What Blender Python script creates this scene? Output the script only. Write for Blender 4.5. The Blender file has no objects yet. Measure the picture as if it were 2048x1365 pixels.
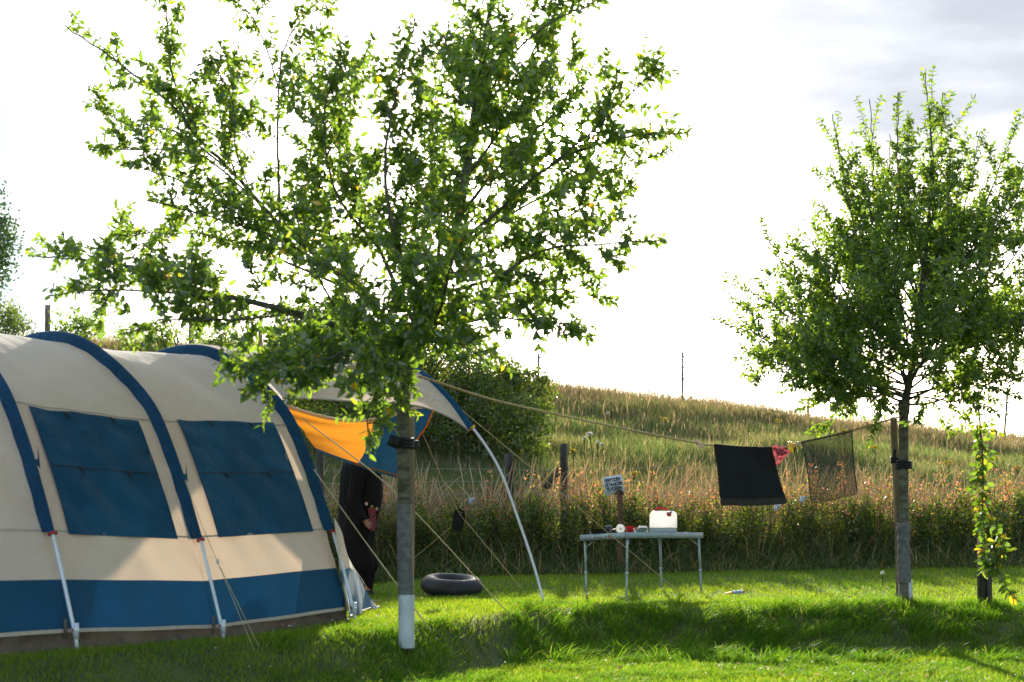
import bpy, math
import numpy as np
from mathutils import Vector, Matrix
rng = np.random.default_rng(7)
SC = bpy.context.scene
COL = SC.collection
F = 2844.0
R_ = math.radians
# ---------------------------------------------------------------- camera
cam = bpy.data.cameras.new('camera'); camo = bpy.data.objects.new('camera', cam); COL.objects.link(camo)
camo.location = (0, 0, 1); camo.rotation_euler = (R_(90), 0, 0)
cam.lens = 50; cam.sensor_width = 36; cam.shift_y = (1085 - 682.5) / 2048
cam.clip_start = .05; cam.clip_end = 1500
cam.dof.use_dof = True; cam.dof.focus_distance = 16.5; cam.dof.aperture_fstop = 3.0
SC.camera = camo
# ---------------------------------------------------------------- sun and sky
SUN = Vector((.0383, 1, .286)).normalized()
SUN_EL = math.asin(SUN.z)
sl = bpy.data.lights.new('sun', 'SUN'); sl.energy = 3.2; sl.angle = R_(.6); sl.color = (1, .90, .74)
so = bpy.data.objects.new('sun', sl); COL.objects.link(so); so.location = (0, 0, 40)
so.rotation_euler = SUN.to_track_quat('Z', 'Y').to_euler()
W = bpy.data.worlds.new("World"); SC.world = W; W.use_nodes = True
nt = W.node_tree; nt.nodes.clear(); N = nt.nodes.new; L = nt.links.new
def mth(nt, op, a, b=None, clamp=False):
    n = nt.nodes.new('ShaderNodeMath'); n.operation = op; n.use_clamp = clamp
    for i, v in enumerate((a, b)):
        if v is None: continue
        if isinstance(v, (int, float)): n.inputs[i].default_value = v
        else: nt.links.new(v, n.inputs[i])
    return n.outputs[0]
def mrange(nt, v, a, b, c=0, d=1, smooth=True):
    n = nt.nodes.new('ShaderNodeMapRange'); n.interpolation_type = 'SMOOTHSTEP' if smooth else 'LINEAR'
    nt.links.new(v, n.inputs[0])
    for i, q in enumerate((a, b, c, d)): n.inputs[1 + i].default_value = q
    return n.outputs[0]
def mixc(nt, f, a, b, mode='MIX'):
    n = nt.nodes.new('ShaderNodeMix'); n.data_type = 'RGBA'; n.blend_type = mode
    for s, v in ((n.inputs[0], f), (n.inputs[6], a), (n.inputs[7], b)):
        if isinstance(v, (int, float)): s.default_value = v
        elif isinstance(v, tuple): s.default_value = (*v, 1) if len(v) == 3 else v
        else: nt.links.new(v, s)
    return n.outputs[2]
sky = N('ShaderNodeTexSky'); sky.sky_type = 'NISHITA'; sky.sun_disc = False
sky.sun_elevation = SUN_EL; sky.sun_rotation = math.atan2(SUN.x, SUN.y); sky.air_density = 1.0; sky.dust_density = 1.5; sky.ozone_density = 1.0
tc = N('ShaderNodeTexCoord'); sep = N('ShaderNodeSeparateXYZ'); L(tc.outputs['Generated'], sep.inputs[0])
den = mth(nt, 'ADD', sep.outputs[2], .12)
cmb = N('ShaderNodeCombineXYZ'); L(mth(nt, 'DIVIDE', sep.outputs[0], den), cmb.inputs[0]); L(mth(nt, 'DIVIDE', sep.outputs[1], den), cmb.inputs[1])
n1 = N('ShaderNodeTexNoise'); n1.inputs['Scale'].default_value = 1.1; n1.inputs['Detail'].default_value = 6; n1.inputs['Roughness'].default_value = .52
n1.inputs['Distortion'].default_value = .25
mp = N('ShaderNodeMapping'); mp.inputs['Location'].default_value = (3.3, 1.1, 0); mp.inputs['Scale'].default_value = (1, 1.4, 1)
L(cmb.outputs[0], mp.inputs[0]); L(mp.outputs[0], n1.inputs['Vector'])
cloudiness = mrange(nt, n1.outputs[0], .38, .62)
# thin bright evening veil over most of the sky
dotn = N('ShaderNodeVectorMath'); dotn.operation = 'DOT_PRODUCT'; L(tc.outputs['Generated'], dotn.inputs[0]); dotn.inputs[1].default_value = SUN
sd = mth(nt, 'MAXIMUM', dotn.outputs['Value'], 0)
veil_w = mth(nt, 'MULTIPLY', mrange(nt, sd, .90, .985), .9)
tl_ = mrange(nt, sep.outputs[0], -.12, -.34)
base = mixc(nt, veil_w, sky.outputs[0], (10.5, 9.8, 9.4))
base = mixc(nt, mth(nt, 'MULTIPLY', tl_, mrange(nt, n1.outputs[0], .25, .6, .6, .97)), base, (1.55, 1.98, 2.15))
# grey-blue cloud bank high up (above about 17 degrees)
bank = mrange(nt, mth(nt, 'ADD', mth(nt, 'ADD', sep.outputs[2], mth(nt, 'MULTIPLY', sep.outputs[0], .16)), mth(nt, 'MULTIPLY', n1.outputs[0], .12)), .285, .375)
bank_r = mrange(nt, sep.outputs[0], .02, .15)
bank = mth(nt, 'MULTIPLY', bank, bank_r)
n2 = N('ShaderNodeTexNoise'); n2.inputs['Scale'].default_value = 2.6; n2.inputs['Detail'].default_value = 5; L(mp.outputs[0], n2.inputs['Vector'])
ccol = mixc(nt, mrange(nt, n2.outputs[0], .36, .66), (.5, .66, .92), (1.15, 1.32, 1.56))
base = mixc(nt, mth(nt, 'MULTIPLY', bank, .92), base, ccol)
wisp = mth(nt, 'MULTIPLY', mrange(nt, n2.outputs[0], .55, .72), mrange(nt, sep.outputs[0], .1, .2))
base = mixc(nt, mth(nt, 'MULTIPLY', wisp, .5), base, (2.2, 2.4, 2.8))
glow = mth(nt, 'ADD', mth(nt, 'MULTIPLY', mth(nt, 'POWER', sd, 9000.), 260.), mth(nt, 'MULTIPLY', mth(nt, 'POWER', sd, 260.), 9.))
gn = mixc(nt, 1.0, base, (0, 0, 0), 'ADD')
gc = N('ShaderNodeCombineXYZ'); L(glow, gc.inputs[0]); L(mth(nt, 'MULTIPLY', glow, .93), gc.inputs[1]); L(mth(nt, 'MULTIPLY', glow, .8), gc.inputs[2])
base = mixc(nt, 1.0, base, gc.outputs[0], 'ADD')
bg = N('ShaderNodeBackground'); bg.inputs[1].default_value = .13; L(base, bg.inputs[0])
wo = N('ShaderNodeOutputWorld'); L(bg.outputs[0], wo.inputs[0])
# ---------------------------------------------------------------- exposure
SC.view_settings.view_transform = 'Standard'; SC.view_settings.look = 'None'
SC.view_settings.exposure = 1.95; SC.view_settings.gamma = 1; SC.view_settings.use_curve_mapping = False
SC.render.engine = 'CYCLES'
SC.cycles.max_bounces = 8; SC.cycles.transparent_max_bounces = 12; SC.cycles.sample_clamp_indirect = 6

# ================================================================ helpers
def P(px, py, D): return np.array([(px - 1024) / F * D, D, 1 + (1085 - py) / F * D])
def sstep(a, b, x):
    t = np.clip((np.asarray(x, float) - a) / (b - a), 0, 1); return t * t * (3 - 2 * t)
def wob(x, y, f=1., s=0.):
    x = np.asarray(x, float) * f; y = np.asarray(y, float) * f
    return (np.sin(x * 1.7 + y * .9 + s) + np.sin(x * -.8 + y * 2.1 + 1.3 + s * 2) + .6 * np.sin(x * 3.1 - y * 2.7 + 2.1 + s) + .5 * np.sin(x * 4.9 + y * 4.3 + .7 + s * 3)) / 3.1
CR = np.array([(-3000, 640), (-400, 680), (0, 702), (500, 712), (800, 748), (1080, 792), (1400, 826), (1700, 866), (2048, 900), (2600, 950), (5000, 1000)], float)
def hedge_y(x): return 20.1 + .25 * np.asarray(x, float)
def G(x, y):
    x = np.asarray(x, float); y = np.asarray(y, float)
    yh = np.clip(hedge_y(x) + .2, 12, 30)
    pl = np.interp(x, [-1.9, -1.2, -.6], [-.675, -.622, -.6]) + .045 * np.clip(np.minimum(y, yh) - 15, 0, None)
    c = sstep(-.9, .3, x)
    yt = np.interp(x, [-4, -2.66, -1.98, -.9, -.5, 0, .5], [6.5, 8.45, 9.5, 10.05, 10.7, 12.2, 13.1]); yb = yt - 1.25 + .1 * c - .5 * sstep(2.6, 5, x)
    low = -.93 - .02 * c + 0 * x
    b = sstep(0, 1, (y - yb) / (yt - yb))
    z = low + (pl - low) * b
    bump = np.clip(b * (1 - b) * 4, 0, 1) * (.3 + .7 * c)
    z = z + bump * (.05 * wob(x, y, 2.2) + .035 * wob(x, y, 5.5, 1)) + .012 * wob(x, y, 1.1, 2)
    px = 1024 + x / 43 * F
    zc = (1085 - np.interp(px, CR[:, 0], CR[:, 1])) * 43 / F
    s = np.clip((y - yh - .5) / (43 - yh), 0, 1)
    f = 1 - (1 - s) ** 1.18
    z = z + (zc - pl) * f + .22 * wob(x, y, .35, 5) * np.sin(s * np.pi)
    z = z - np.clip(y - 43, 0, 60) * .05
    return z + 1
def GZ(x, y): return float(G(x, y))
def GP(px, D, dz=0):
    x = (px - 1024) / F * D; return np.array([x, D, GZ(x, D) + dz])

def mk_mesh(name, V, faces, smooth=False, col=None):
    """faces: list of int arrays (n,3) or (n,4)"""
    V = np.ascontiguousarray(V, dtype=np.float32).reshape(-1, 3)
    me = bpy.data.meshes.new(name)
    faces = [np.asarray(f, dtype=np.int32) for f in faces if len(f)]
    tot = np.concatenate([np.full(len(f), f.shape[1], np.int32) for f in faces])
    idx = np.concatenate([f.ravel() for f in faces])
    me.vertices.add(len(V)); me.vertices.foreach_set('co', V.ravel())
    me.loops.add(len(idx)); me.loops.foreach_set('vertex_index', idx)
    me.polygons.add(len(tot)); st = np.zeros(len(tot), np.int32); st[1:] = np.cumsum(tot)[:-1]
    me.polygons.foreach_set('loop_start', st)
    try: me.polygons.foreach_set('loop_total', tot)
    except Exception: pass
    me.update(calc_edges=True); me.validate()
    if smooth: me.polygons.foreach_set('use_smooth', np.ones(len(me.polygons), bool))
    return me
ORG = {}
def tag(o, label=None, cat=None, group=None, kind=None):
    if label: o['label'] = label
    if cat: o['category'] = cat
    if group: o['group'] = group
    if kind: o['kind'] = kind
    return o
def thing(name, label, cat, base, group=None):
    o = bpy.data.objects.new(name, None); COL.objects.link(o); o.empty_display_size = .1
    o.location = tuple(float(q) for q in base); ORG[o.name] = np.array(base, float)
    return tag(o, label, cat, group)
def obj(name, geo, m, parent=None, base=None, smooth=False, label=None):
    V, Fs = geo; V = np.asarray(V, float).reshape(-1, 3)
    if parent is not None: org = ORG[parent.name]
    else: org = np.array(base if base is not None else (0, 0, 0), float)
    me = mk_mesh(name, V - org, Fs, smooth)
    me.materials.append(m)
    o = bpy.data.objects.new(name, me); COL.objects.link(o)
    if parent is not None: o.parent = parent
    else: o.location = tuple(org)
    ORG[o.name] = org
    if label: o['label'] = label
    return o
def join(*gs):
    V = []; T = []; Q = []; n = 0
    for v, fs in gs:
        v = np.asarray(v, float).reshape(-1, 3)
        for f in fs:
            f = np.asarray(f)
            if not len(f): continue
            (T if f.shape[1] == 3 else Q).append(f + n)
        V.append(v); n += len(v)
    out = []
    if T: out.append(np.vstack(T))
    if Q: out.append(np.vstack(Q))
    return np.vstack(V), out
def box(c, s, rz=0, taper=1.0):
    c = np.array(c, float); hx, hy, hz = np.array(s, float) / 2
    v = np.array([(-hx, -hy, -hz), (hx, -hy, -hz), (hx, hy, -hz), (-hx, hy, -hz), (-hx * taper, -hy * taper, hz), (hx * taper, -hy * taper, hz), (hx * taper, hy * taper, hz), (-hx * taper, hy * taper, hz)])
    q = np.array([(3, 2, 1, 0), (4, 5, 6, 7), (0, 1, 5, 4), (1, 2, 6, 5), (2, 3, 7, 6), (3, 0, 4, 7)])
    cr, sr = math.cos(rz), math.sin(rz)
    v = np.stack([v[:, 0] * cr - v[:, 1] * sr, v[:, 0] * sr + v[:, 1] * cr, v[:, 2]], 1)
    return v + c, [q]
def rot_geo(g, M, c=(0, 0, 0)):
    V, Fs = g; c = np.array(c, float); M = np.array(M)[:3, :3]
    return (V - c) @ M.T + c, Fs
def tube(pts, r, n=8, cap=True):
    p = np.asarray(pts, float); m = len(p); r = np.broadcast_to(np.asarray(r, float), (m,))
    t = np.gradient(p, axis=0); t /= np.linalg.norm(t, axis=1)[:, None] + 1e-12
    ref = np.array([0, 0, 1.]) if abs(t[0][2]) < .9 else np.array([1., 0, 0])
    V = np.zeros((m, n, 3)); a = np.arange(n) / n * 2 * np.pi
    u = np.cross(t[0], ref); u /= np.linalg.norm(u)
    for i in range(m):
        u = u - t[i] * np.dot(u, t[i]); u /= np.linalg.norm(u) + 1e-12
        w = np.cross(t[i], u)
        V[i] = p[i] + r[i] * (np.cos(a)[:, None] * u + np.sin(a)[:, None] * w)
    V = V.reshape(-1, 3); i = np.arange(m - 1)[:, None] * n; j = np.arange(n)[None]; k = (j + 1) % n
    Q = np.stack([i + j, i + k, i + n + k, i + n + j], -1).reshape(-1, 4)
    fs = [Q]
    if cap:
        V = np.vstack([V, p[0], p[-1]]); c0 = m * n; jj = np.arange(n); kk = (jj + 1) % n
        fs.append(np.vstack([np.stack([kk, jj, np.full(n, c0)], 1), np.stack([(m - 1) * n + jj, (m - 1) * n + kk, np.full(n, c0 + 1)], 1)]))
    return V, fs
def lathe(prof, c=(0, 0, 0), n=28):
    prof = np.asarray(prof, float); m = len(prof); a = np.arange(n) / n * 2 * np.pi
    V = np.stack([prof[:, 0][:, None] * np.cos(a), prof[:, 0][:, None] * np.sin(a), np.repeat(prof[:, 1][:, None], n, 1)], -1).reshape(-1, 3)
    i = np.arange(m - 1)[:, None] * n; j = np.arange(n)[None]; k = (j + 1) % n
    return V + np.array(c, float), [np.stack([i + j, i + k, i + n + k, i + n + j], -1).reshape(-1, 4)]
def sheet(fn, nu, nv):
    u = np.linspace(0, 1, nu); v = np.linspace(0, 1, nv)
    V = np.array([[fn(a, b) for b in v] for a in u]).reshape(-1, 3)
    i = np.arange(nu - 1)[:, None] * nv; j = np.arange(nv - 1)[None]
    return V, [np.stack([i + j, i + nv + j, i + nv + j + 1, i + j + 1], -1).reshape(-1, 4)]
def spl(p, n=60):
    p = np.asarray(p, float); q = np.vstack([2 * p[0] - p[1], p, 2 * p[-1] - p[-2]]); out = []
    for i in range(len(p) - 1):
        a, b, c, d = q[i:i + 4]; t = np.linspace(0, 1, 24, endpoint=False)[:, None]
        out.append(.5 * ((2 * b) + (c - a) * t + (2 * a - 5 * b + 4 * c - d) * t * t + (3 * b - a - 3 * c + d) * t ** 3))
    out = np.vstack(out + [p[-1:]]); s = np.r_[0, np.cumsum(np.linalg.norm(np.diff(out, axis=0), axis=1))]
    u = np.linspace(0, s[-1], n); return np.stack([np.interp(u, s, out[:, k]) for k in range(p.shape[1])], 1)
def unit(v): v = np.asarray(v, float); return v / (np.linalg.norm(v, axis=-1, keepdims=True) + 1e-12)
def rvec(n): return unit(rng.normal(size=(n, 3)))

# ---- grass blades
def blades(B, h, w, lean, az=None, seg=2):
    n = len(B); az = rng.uniform(0, 2 * np.pi, n) if az is None else az
    ld = np.stack([np.cos(az), np.sin(az), np.zeros(n)], 1); a2 = rng.uniform(0, np.pi, n)
    sd_ = np.stack([np.cos(a2), np.sin(a2), np.zeros(n)], 1)
    ts = [0, .5, 1] if seg == 2 else [0, .35, .7, 1]
    rows = []
    for t in ts:
        c = B + np.array([0, 0, 1.]) * (h * (t - .35 * lean * t * t))[:, None] + ld * (h * lean * t * t)[:, None]
        if t < 1:
            ww = (w * (1 - .75 * t * t) / 2)[:, None]; rows += [c - sd_ * ww, c + sd_ * ww]
        else: rows.append(c)
    V = np.stack(rows, 1); k = V.shape[1]; o = (np.arange(n) * k)[:, None]
    Q = np.vstack([o + np.array([[2 * i, 2 * i + 1, 2 * i + 3, 2 * i + 2]]) for i in range(len(ts) - 2)])
    T = o + np.array([[k - 3, k - 2, k - 1]])
    return V.reshape(-1, 3), [T, Q]
# ---- leaves: pos, direction, normal
def leaves(p, d, nrm, Ln, Wd, fancy=True, curl=.25):
    n = len(p); d = unit(d); s = unit(np.cross(d, nrm)); nn = np.cross(s, d)
    Ln = np.broadcast_to(Ln, (n,))[:, None]; Wd = np.broadcast_to(Wd, (n,))[:, None]
    c = curl * Ln
    if fancy:
        f = .18 * Wd
        b = p; m1 = p + d * Ln * .35 - nn * (c * .08 + f); m2 = p + d * Ln * .7 - nn * (c * .4 + f); t = p + d * Ln - nn * c
        l1 = p + d * Ln * .33 + s * Wd * .5; l2 = p + d * Ln * .7 + s * Wd * .38 - nn * c * .4
        r1 = p + d * Ln * .33 - s * Wd * .5; r2 = p + d * Ln * .7 - s * Wd * .38 - nn * c * .4
        V = np.stack([b, m1, m2, t, l1, l2, r1, r2], 1); o = (np.arange(n) * 8)[:, None]
        T = np.vstack([o + np.array([[0, 1, 4]]), o + np.array([[2, 3, 5]]), o + np.array([[0, 6, 1]]), o + np.array([[2, 7, 3]])])
        Q = np.vstack([o + np.array([[1, 2, 5, 4]]), o + np.array([[1, 6, 7, 2]])])
        return V.reshape(-1, 3), [T, Q]
    V = np.stack([p, p + d * Ln * .45 + s * Wd * .5, p + d * Ln - nn * c, p + d * Ln * .45 - s * Wd * .5], 1)
    return V.reshape(-1, 3), [(np.arange(n) * 4)[:, None] + np.array([[0, 1, 2, 3]])]

# ================================================================ materials
def newmat(name):
    m = bpy.data.materials.new(name); m.use_nodes = True; m.node_tree.nodes.clear(); return m, m.node_tree
def ramp(nt, fac, cols, const=False):
    r = nt.nodes.new('ShaderNodeValToRGB'); nt.links.new(fac, r.inputs[0]); e = r.color_ramp.elements
    if const: r.color_ramp.interpolation = 'CONSTANT'
    while len(e) < len(cols): e.new(.5)
    for i, (p_, c) in enumerate(cols): e[i].position = p_; e[i].color = (*c, 1)
    return r.outputs[0]
def noise(nt, scale, detail=4, rough=.55, vec=None):
    n = nt.nodes.new('ShaderNodeTexNoise'); n.inputs['Scale'].default_value = scale; n.inputs['Detail'].default_value = detail; n.inputs['Roughness'].default_value = rough
    if vec is None:
        t = nt.nodes.new('ShaderNodeTexCoord'); vec = t.outputs['Object']
    nt.links.new(vec, n.inputs['Vector']); return n.outputs[0]
def foliage_mat(name, cols, trans=.5, tmul=(2.2, 2.4, .9), gloss=.06, patch=None, pscale=.5, prange=(.35, .65), rough=.35):
    m, nt = newmat(name)
    g = nt.nodes.new('ShaderNodeNewGeometry'); c = ramp(nt, g.outputs['Random Per Island'], cols)
    if patch: c = mixc(nt, mrange(nt, noise(nt, pscale, 3), *prange), c, ramp(nt, g.outputs['Random Per Island'], patch))
    d = nt.nodes.new('ShaderNodeBsdfDiffuse'); nt.links.new(c, d.inputs[0])
    t = nt.nodes.new('ShaderNodeBsdfTranslucent'); nt.links.new(mixc(nt, 1.0, c, tmul, 'MULTIPLY'), t.inputs[0])
    mx = nt.nodes.new('ShaderNodeMixShader'); mx.inputs[0].default_value = trans; nt.links.new(d.outputs[0], mx.inputs[1]); nt.links.new(t.outputs[0], mx.inputs[2])
    gl = nt.nodes.new('ShaderNodeBsdfGlossy'); gl.inputs['Roughness'].default_value = rough; gl.inputs[0].default_value = (1, 1, 1, 1)
    m2 = nt.nodes.new('ShaderNodeMixShader'); m2.inputs[0].default_value = gloss; nt.links.new(mx.outputs[0], m2.inputs[1]); nt.links.new(gl.outputs[0], m2.inputs[2])
    o = nt.nodes.new('ShaderNodeOutputMaterial'); nt.links.new(m2.outputs[0], o.inputs[0]); return m
def surf(name, c1, c2=None, scale=8, rough=.7, metal=0, bump=.0, bscale=None, detail=5, trans=0, tcol=None, spec=.4, rng_=(.35, .65), stretch=None, alpha=1, coat=0):
    m, nt = newmat(name); b = nt.nodes.new('ShaderNodeBsdfPrincipled')
    t = nt.nodes.new('ShaderNodeTexCoord'); vec = t.outputs['Object']
    if stretch:
        mp = nt.nodes.new('ShaderNodeMapping'); mp.inputs['Scale'].default_value = stretch; nt.links.new(vec, mp.inputs[0]); vec = mp.outputs[0]
    col = None
    if c2 is not None:
        col = mixc(nt, mrange(nt, noise(nt, scale, detail, .6, vec), *rng_), c1, c2); nt.links.new(col, b.inputs['Base Color'])
    else: b.inputs['Base Color'].default_value = (*c1, 1)
    b.inputs['Roughness'].default_value = rough; b.inputs['Metallic'].default_value = metal; b.inputs['Specular IOR Level'].default_value = spec
    b.inputs['Coat Weight'].default_value = coat
    if bump:
        bn = nt.nodes.new('ShaderNodeBump'); bn.inputs['Strength'].default_value = bump; bn.inputs['Distance'].default_value = .02
        nt.links.new(noise(nt, bscale or scale * 4, 4, .6, vec), bn.inputs['Height']); nt.links.new(bn.outputs[0], b.inputs['Normal'])
    out = b.outputs[0]
    if trans:
        tr = nt.nodes.new('ShaderNodeBsdfTranslucent')
        if tcol: tr.inputs[0].default_value = (*tcol, 1)
        elif col is not None: nt.links.new(col, tr.inputs[0])
        else: tr.inputs[0].default_value = (*c1, 1)
        mx = nt.nodes.new('ShaderNodeMixShader'); mx.inputs[0].default_value = trans; nt.links.new(out, mx.inputs[1]); nt.links.new(tr.outputs[0], mx.inputs[2]); out = mx.outputs[0]
    o = nt.nodes.new('ShaderNodeOutputMaterial'); nt.links.new(out, o.inputs[0]); return m
def fabric(name, c1, c2, trans=.25, tcol=None, rough=.85, wr=(1.2, 1.2, 1.2), bump=.35, wscale=3.0, stain=None):
    m, nt = newmat(name); b = nt.nodes.new('ShaderNodeBsdfPrincipled'); b.inputs['Roughness'].default_value = rough; b.inputs['Specular IOR Level'].default_value = .2
    b.inputs['Sheen Weight'].default_value = .1 if 'black' not in name else 0
    t = nt.nodes.new('ShaderNodeTexCoord'); vec = t.outputs['Object']
    n1_ = noise(nt, 2.2, 5, .6, vec); n3 = noise(nt, 160, 2, .7, vec)
    col = mixc(nt, mrange(nt, n1_, .35, .68), c1, c2)
    col = mixc(nt, mrange(nt, n3, .3, .75, 0, .16), col, (.0, .0, .0))
    if stain:
        col = mixc(nt, mth(nt, 'MULTIPLY', mrange(nt, noise(nt, 7, 6, .7, vec), .58, .75), stain[1]), col, stain[0])
    nt.links.new(col, b.inputs['Base Color'])
    mp = nt.nodes.new('ShaderNodeMapping'); mp.inputs['Scale'].default_value = wr; nt.links.new(vec, mp.inputs[0])
    w = noise(nt, wscale, 3, .5, mp.outputs[0])
    bn = nt.nodes.new('ShaderNodeBump'); bn.inputs['Strength'].default_value = bump; bn.inputs['Distance'].default_value = .06
    nt.links.new(mth(nt, 'ADD', w, mth(nt, 'MULTIPLY', n3, .03)), bn.inputs['Height']); nt.links.new(bn.outputs[0], b.inputs['Normal'])
    tr = nt.nodes.new('ShaderNodeBsdfTranslucent')
    if tcol: tr.inputs[0].default_value = (*tcol, 1)
    else: nt.links.new(col, tr.inputs[0])
    mx = nt.nodes.new('ShaderNodeMixShader'); mx.inputs[0].default_value = trans; nt.links.new(b.outputs[0], mx.inputs[1]); nt.links.new(tr.outputs[0], mx.inputs[2])
    o = nt.nodes.new('ShaderNodeOutputMaterial'); nt.links.new(mx.outputs[0], o.inputs[0]); return m

M = {}
M['soil'] = surf('soil_and_thatch', (.035, .05, .012), (.07, .085, .022), 3, .95, bump=.6, bscale=30)
M['lawn'] = foliage_mat('lawn_blades', [(0, (.055, .12, .014)), (.45, (.075, .155, .018)), (.85, (.11, .19, .025)), (.95, (.22, .22, .09))], .5, (2.7, 2.6, .9), .012,
                        patch=[(0, (.09, .15, .015)), (1, (.16, .20, .028))], pscale=.9)
M['bankgrass'] = foliage_mat('bank_blades', [(0, (.045, .11, .014)), (.6, (.07, .155, .018)), (.93, (.11, .19, .025)), (1, (.25, .23, .1))], .48, (2.6, 2.5, .9), .012)
M['verge'] = foliage_mat('verge_blades', [(0, (.022, .05, .012)), (.5, (.04, .08, .016)), (.74, (.08, .10, .03)), (.82, (.2, .16, .08)), (1, (.36, .28, .15))], .42, (1.9, 1.9, .9), .02)
M['hillgrass'] = foliage_mat('hill_blades', [(0, (.07, .115, .036)), (.55, (.105, .15, .048)), (.85, (.17, .18, .08)), (1, (.3, .26, .16))], .48, (1.9, 1.9, 1.1), .02,
                             patch=[(0, (.10, .115, .045)), (.6, (.17, .165, .08)), (1, (.32, .27, .17))], pscale=.3, prange=(.42, .62))
M['straw'] = foliage_mat('straw', [(0, (.42, .34, .21)), (.5, (.54, .45, .29)), (1, (.66, .56, .38))], .45, (1.5, 1.35, 1.15), .03)
M['dryseed'] = foliage_mat('dry_growth', [(0, (.10, .10, .04)), (.35, (.19, .16, .08)), (.7, (.28, .22, .13)), (1, (.36, .24, .16))], .45, (1.5, 1.35, 1.1), .02)
M['hedge'] = foliage_mat('hedge_leaf', [(0, (.022, .048, .012)), (.5, (.042, .078, .016)), (.85, (.08, .115, .022)), (1, (.2, .18, .04))], .5, (3.2, 2.9, .8), .035, rough=.35)
M['redshoot'] = foliage_mat('young_leaf', [(0, (.12, .16, .03)), (.3, (.24, .24, .05)), (.5, (.36, .25, .09)), (.72, (.44, .16, .11)), (1, (.52, .24, .19))], .5, (1.7, 1.5, 1.0), .05)
M['appleleaf'] = foliage_mat('apple_leaf', [(0, (.042, .082, .021)), (.55, (.064, .116, .024)), (.9, (.09, .145, .028)), (.993, (.13, .17, .03)), (1, (.5, .3, .03))], .58, (3.7, 3.4, 1.0), .06, rough=.35)
M['smallleaf'] = foliage_mat('small_leaf', [(0, (.042, .082, .02)), (.55, (.066, .118, .023)), (.92, (.105, .16, .03)), (1, (.13, .16, .025))], .58, (3.7, 3.4, 1.0), .045, rough=.38)
M['hangleaf'] = foliage_mat('yellowing_leaf', [(0, (.04, .09, .016)), (.6, (.08, .145, .02)), (.88, (.14, .19, .025)), (.94, (.45, .34, .04)), (1, (.5, .28, .03))], .5, (2.9, 2.7, .8), .06)
M['bushleaf'] = foliage_mat('bush_leaf', [(0, (.04, .07, .02)), (.6, (.065, .10, .028)), (.92, (.085, .12, .026)), (1, (.14, .14, .03))], .48, (3.0, 2.9, .8), .04, rough=.3)
M['fartree'] = foliage_mat('far_leaf', [(0, (.02, .055, .03)), (1, (.05, .10, .04))], .4, (1.8, 1.8, 1.1), .06)
M['yellow'] = foliage_mat('yellow_petal', [(0, (.40, .30, .02)), (1, (.55, .42, .04))], .4, (1, 1, 1), .02)
M['whitefl'] = foliage_mat('white_petal', [(0, (.6, .6, .55)), (1, (.8, .8, .75))], .4, (1, 1, 1), .02)
M['bark'] = surf('bark', (.065, .06, .04), (.19, .18, .13), 12, .9, bump=1.0, bscale=40, stretch=(1, 1, 2.6), rng_=(.3, .7))
M['twig'] = surf('twig', (.07, .04, .03), (.13, .085, .06), 30, .8)
M['stake'] = surf('stake_wood', (.14, .105, .06), (.24, .19, .12), 12, .85, bump=.5, bscale=60, stretch=(1, 1, .12))
M['oldwood'] = surf('weathered_post', (.10, .08, .06), (.27, .23, .18), 14, .9, bump=.8, bscale=50, stretch=(1, 1, .15))
M['darkwood'] = surf('dark_post', (.03, .026, .022), (.09, .08, .065), 14, .85, bump=.6, bscale=50, stretch=(1, 1, .15))
M['rubber'] = surf('black_rubber', (.012, .012, .012), (.03, .03, .03), 20, .65)
M['guard'] = surf('grey_guard', (.10, .10, .10), (.17, .17, .165), 20, .7, trans=.15)
M['whiteguard'] = surf('white_guard', (.55, .60, .66), (.42, .48, .52), 9, .45, bump=.4, bscale=12, trans=.1)
M['canvas'] = fabric('cream_canvas', (.64, .60, .54), (.71, .67, .60), .32, (.84, .62, .43), bump=.55, wscale=2.2, stain=((.28, .24, .2), .25))
M['canopy'] = fabric('cream_canopy', (.62, .56, .48), (.70, .64, .56), .45, (.88, .78, .66), wr=(3, .5, 3), bump=1.0, wscale=5)
M['blue'] = fabric('blue_cloth', (.005, .062, .135), (.010, .088, .18), .12, (.01, .09, .22), bump=.7, wscale=3, wr=(1.2, 1.2, 2.0), stain=((.01, .04, .09), .4))
M['navy_sleeve'] = fabric('navy_sleeve', (.004, .044, .105), (.008, .062, .14), .06, (.01, .06, .15), bump=.6, wscale=6)
M['bluemud'] = fabric('blue_mud_wall', (.005, .062, .135), (.008, .078, .17), .12, (.01, .09, .24), bump=.3, stain=((.04, .07, .11), .4))
M['palewing'] = fabric('faded_blue_cloth', (.03, .12, .24), (.10, .2, .32), .3, (.1, .25, .42), bump=.7, wr=(2, 2, .6))
M['orange'] = fabric('orange_cloth', (.56, .21, .02), (.66, .27, .03), .46, (.88, .34, .03), bump=1.0, wr=(.6, .6, 5), wscale=4)
M['brown'] = fabric('brown_groundsheet', (.10, .075, .055), (.17, .13, .10), .05, bump=.9, wr=(2, 2, 1), wscale=6)
M['seam'] = surf('seam_tape', (.36, .32, .26), (.42, .37, .3), 20, .8)
M['alu'] = surf('white_enamel_pole', (.66, .70, .76), (.58, .62, .68), 30, .35, metal=.25)
M['redtrim'] = surf('red_trim', (.35, .03, .03), None, rough=.6)
M['strap'] = surf('black_strap', (.01, .01, .012), (.02, .02, .022), 30, .7)
M['rope'] = surf('tan_rope', (.50, .39, .20), (.62, .50, .29), 60, .9, bump=.8, bscale=200, trans=.2)
M['guy'] = surf('guy_cord', (.52, .44, .24), (.42, .36, .2), 60, .85, trans=.15)
M['galv'] = surf('galvanised_wire', (.55, .55, .52), None, rough=.35, metal=.8)
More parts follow.
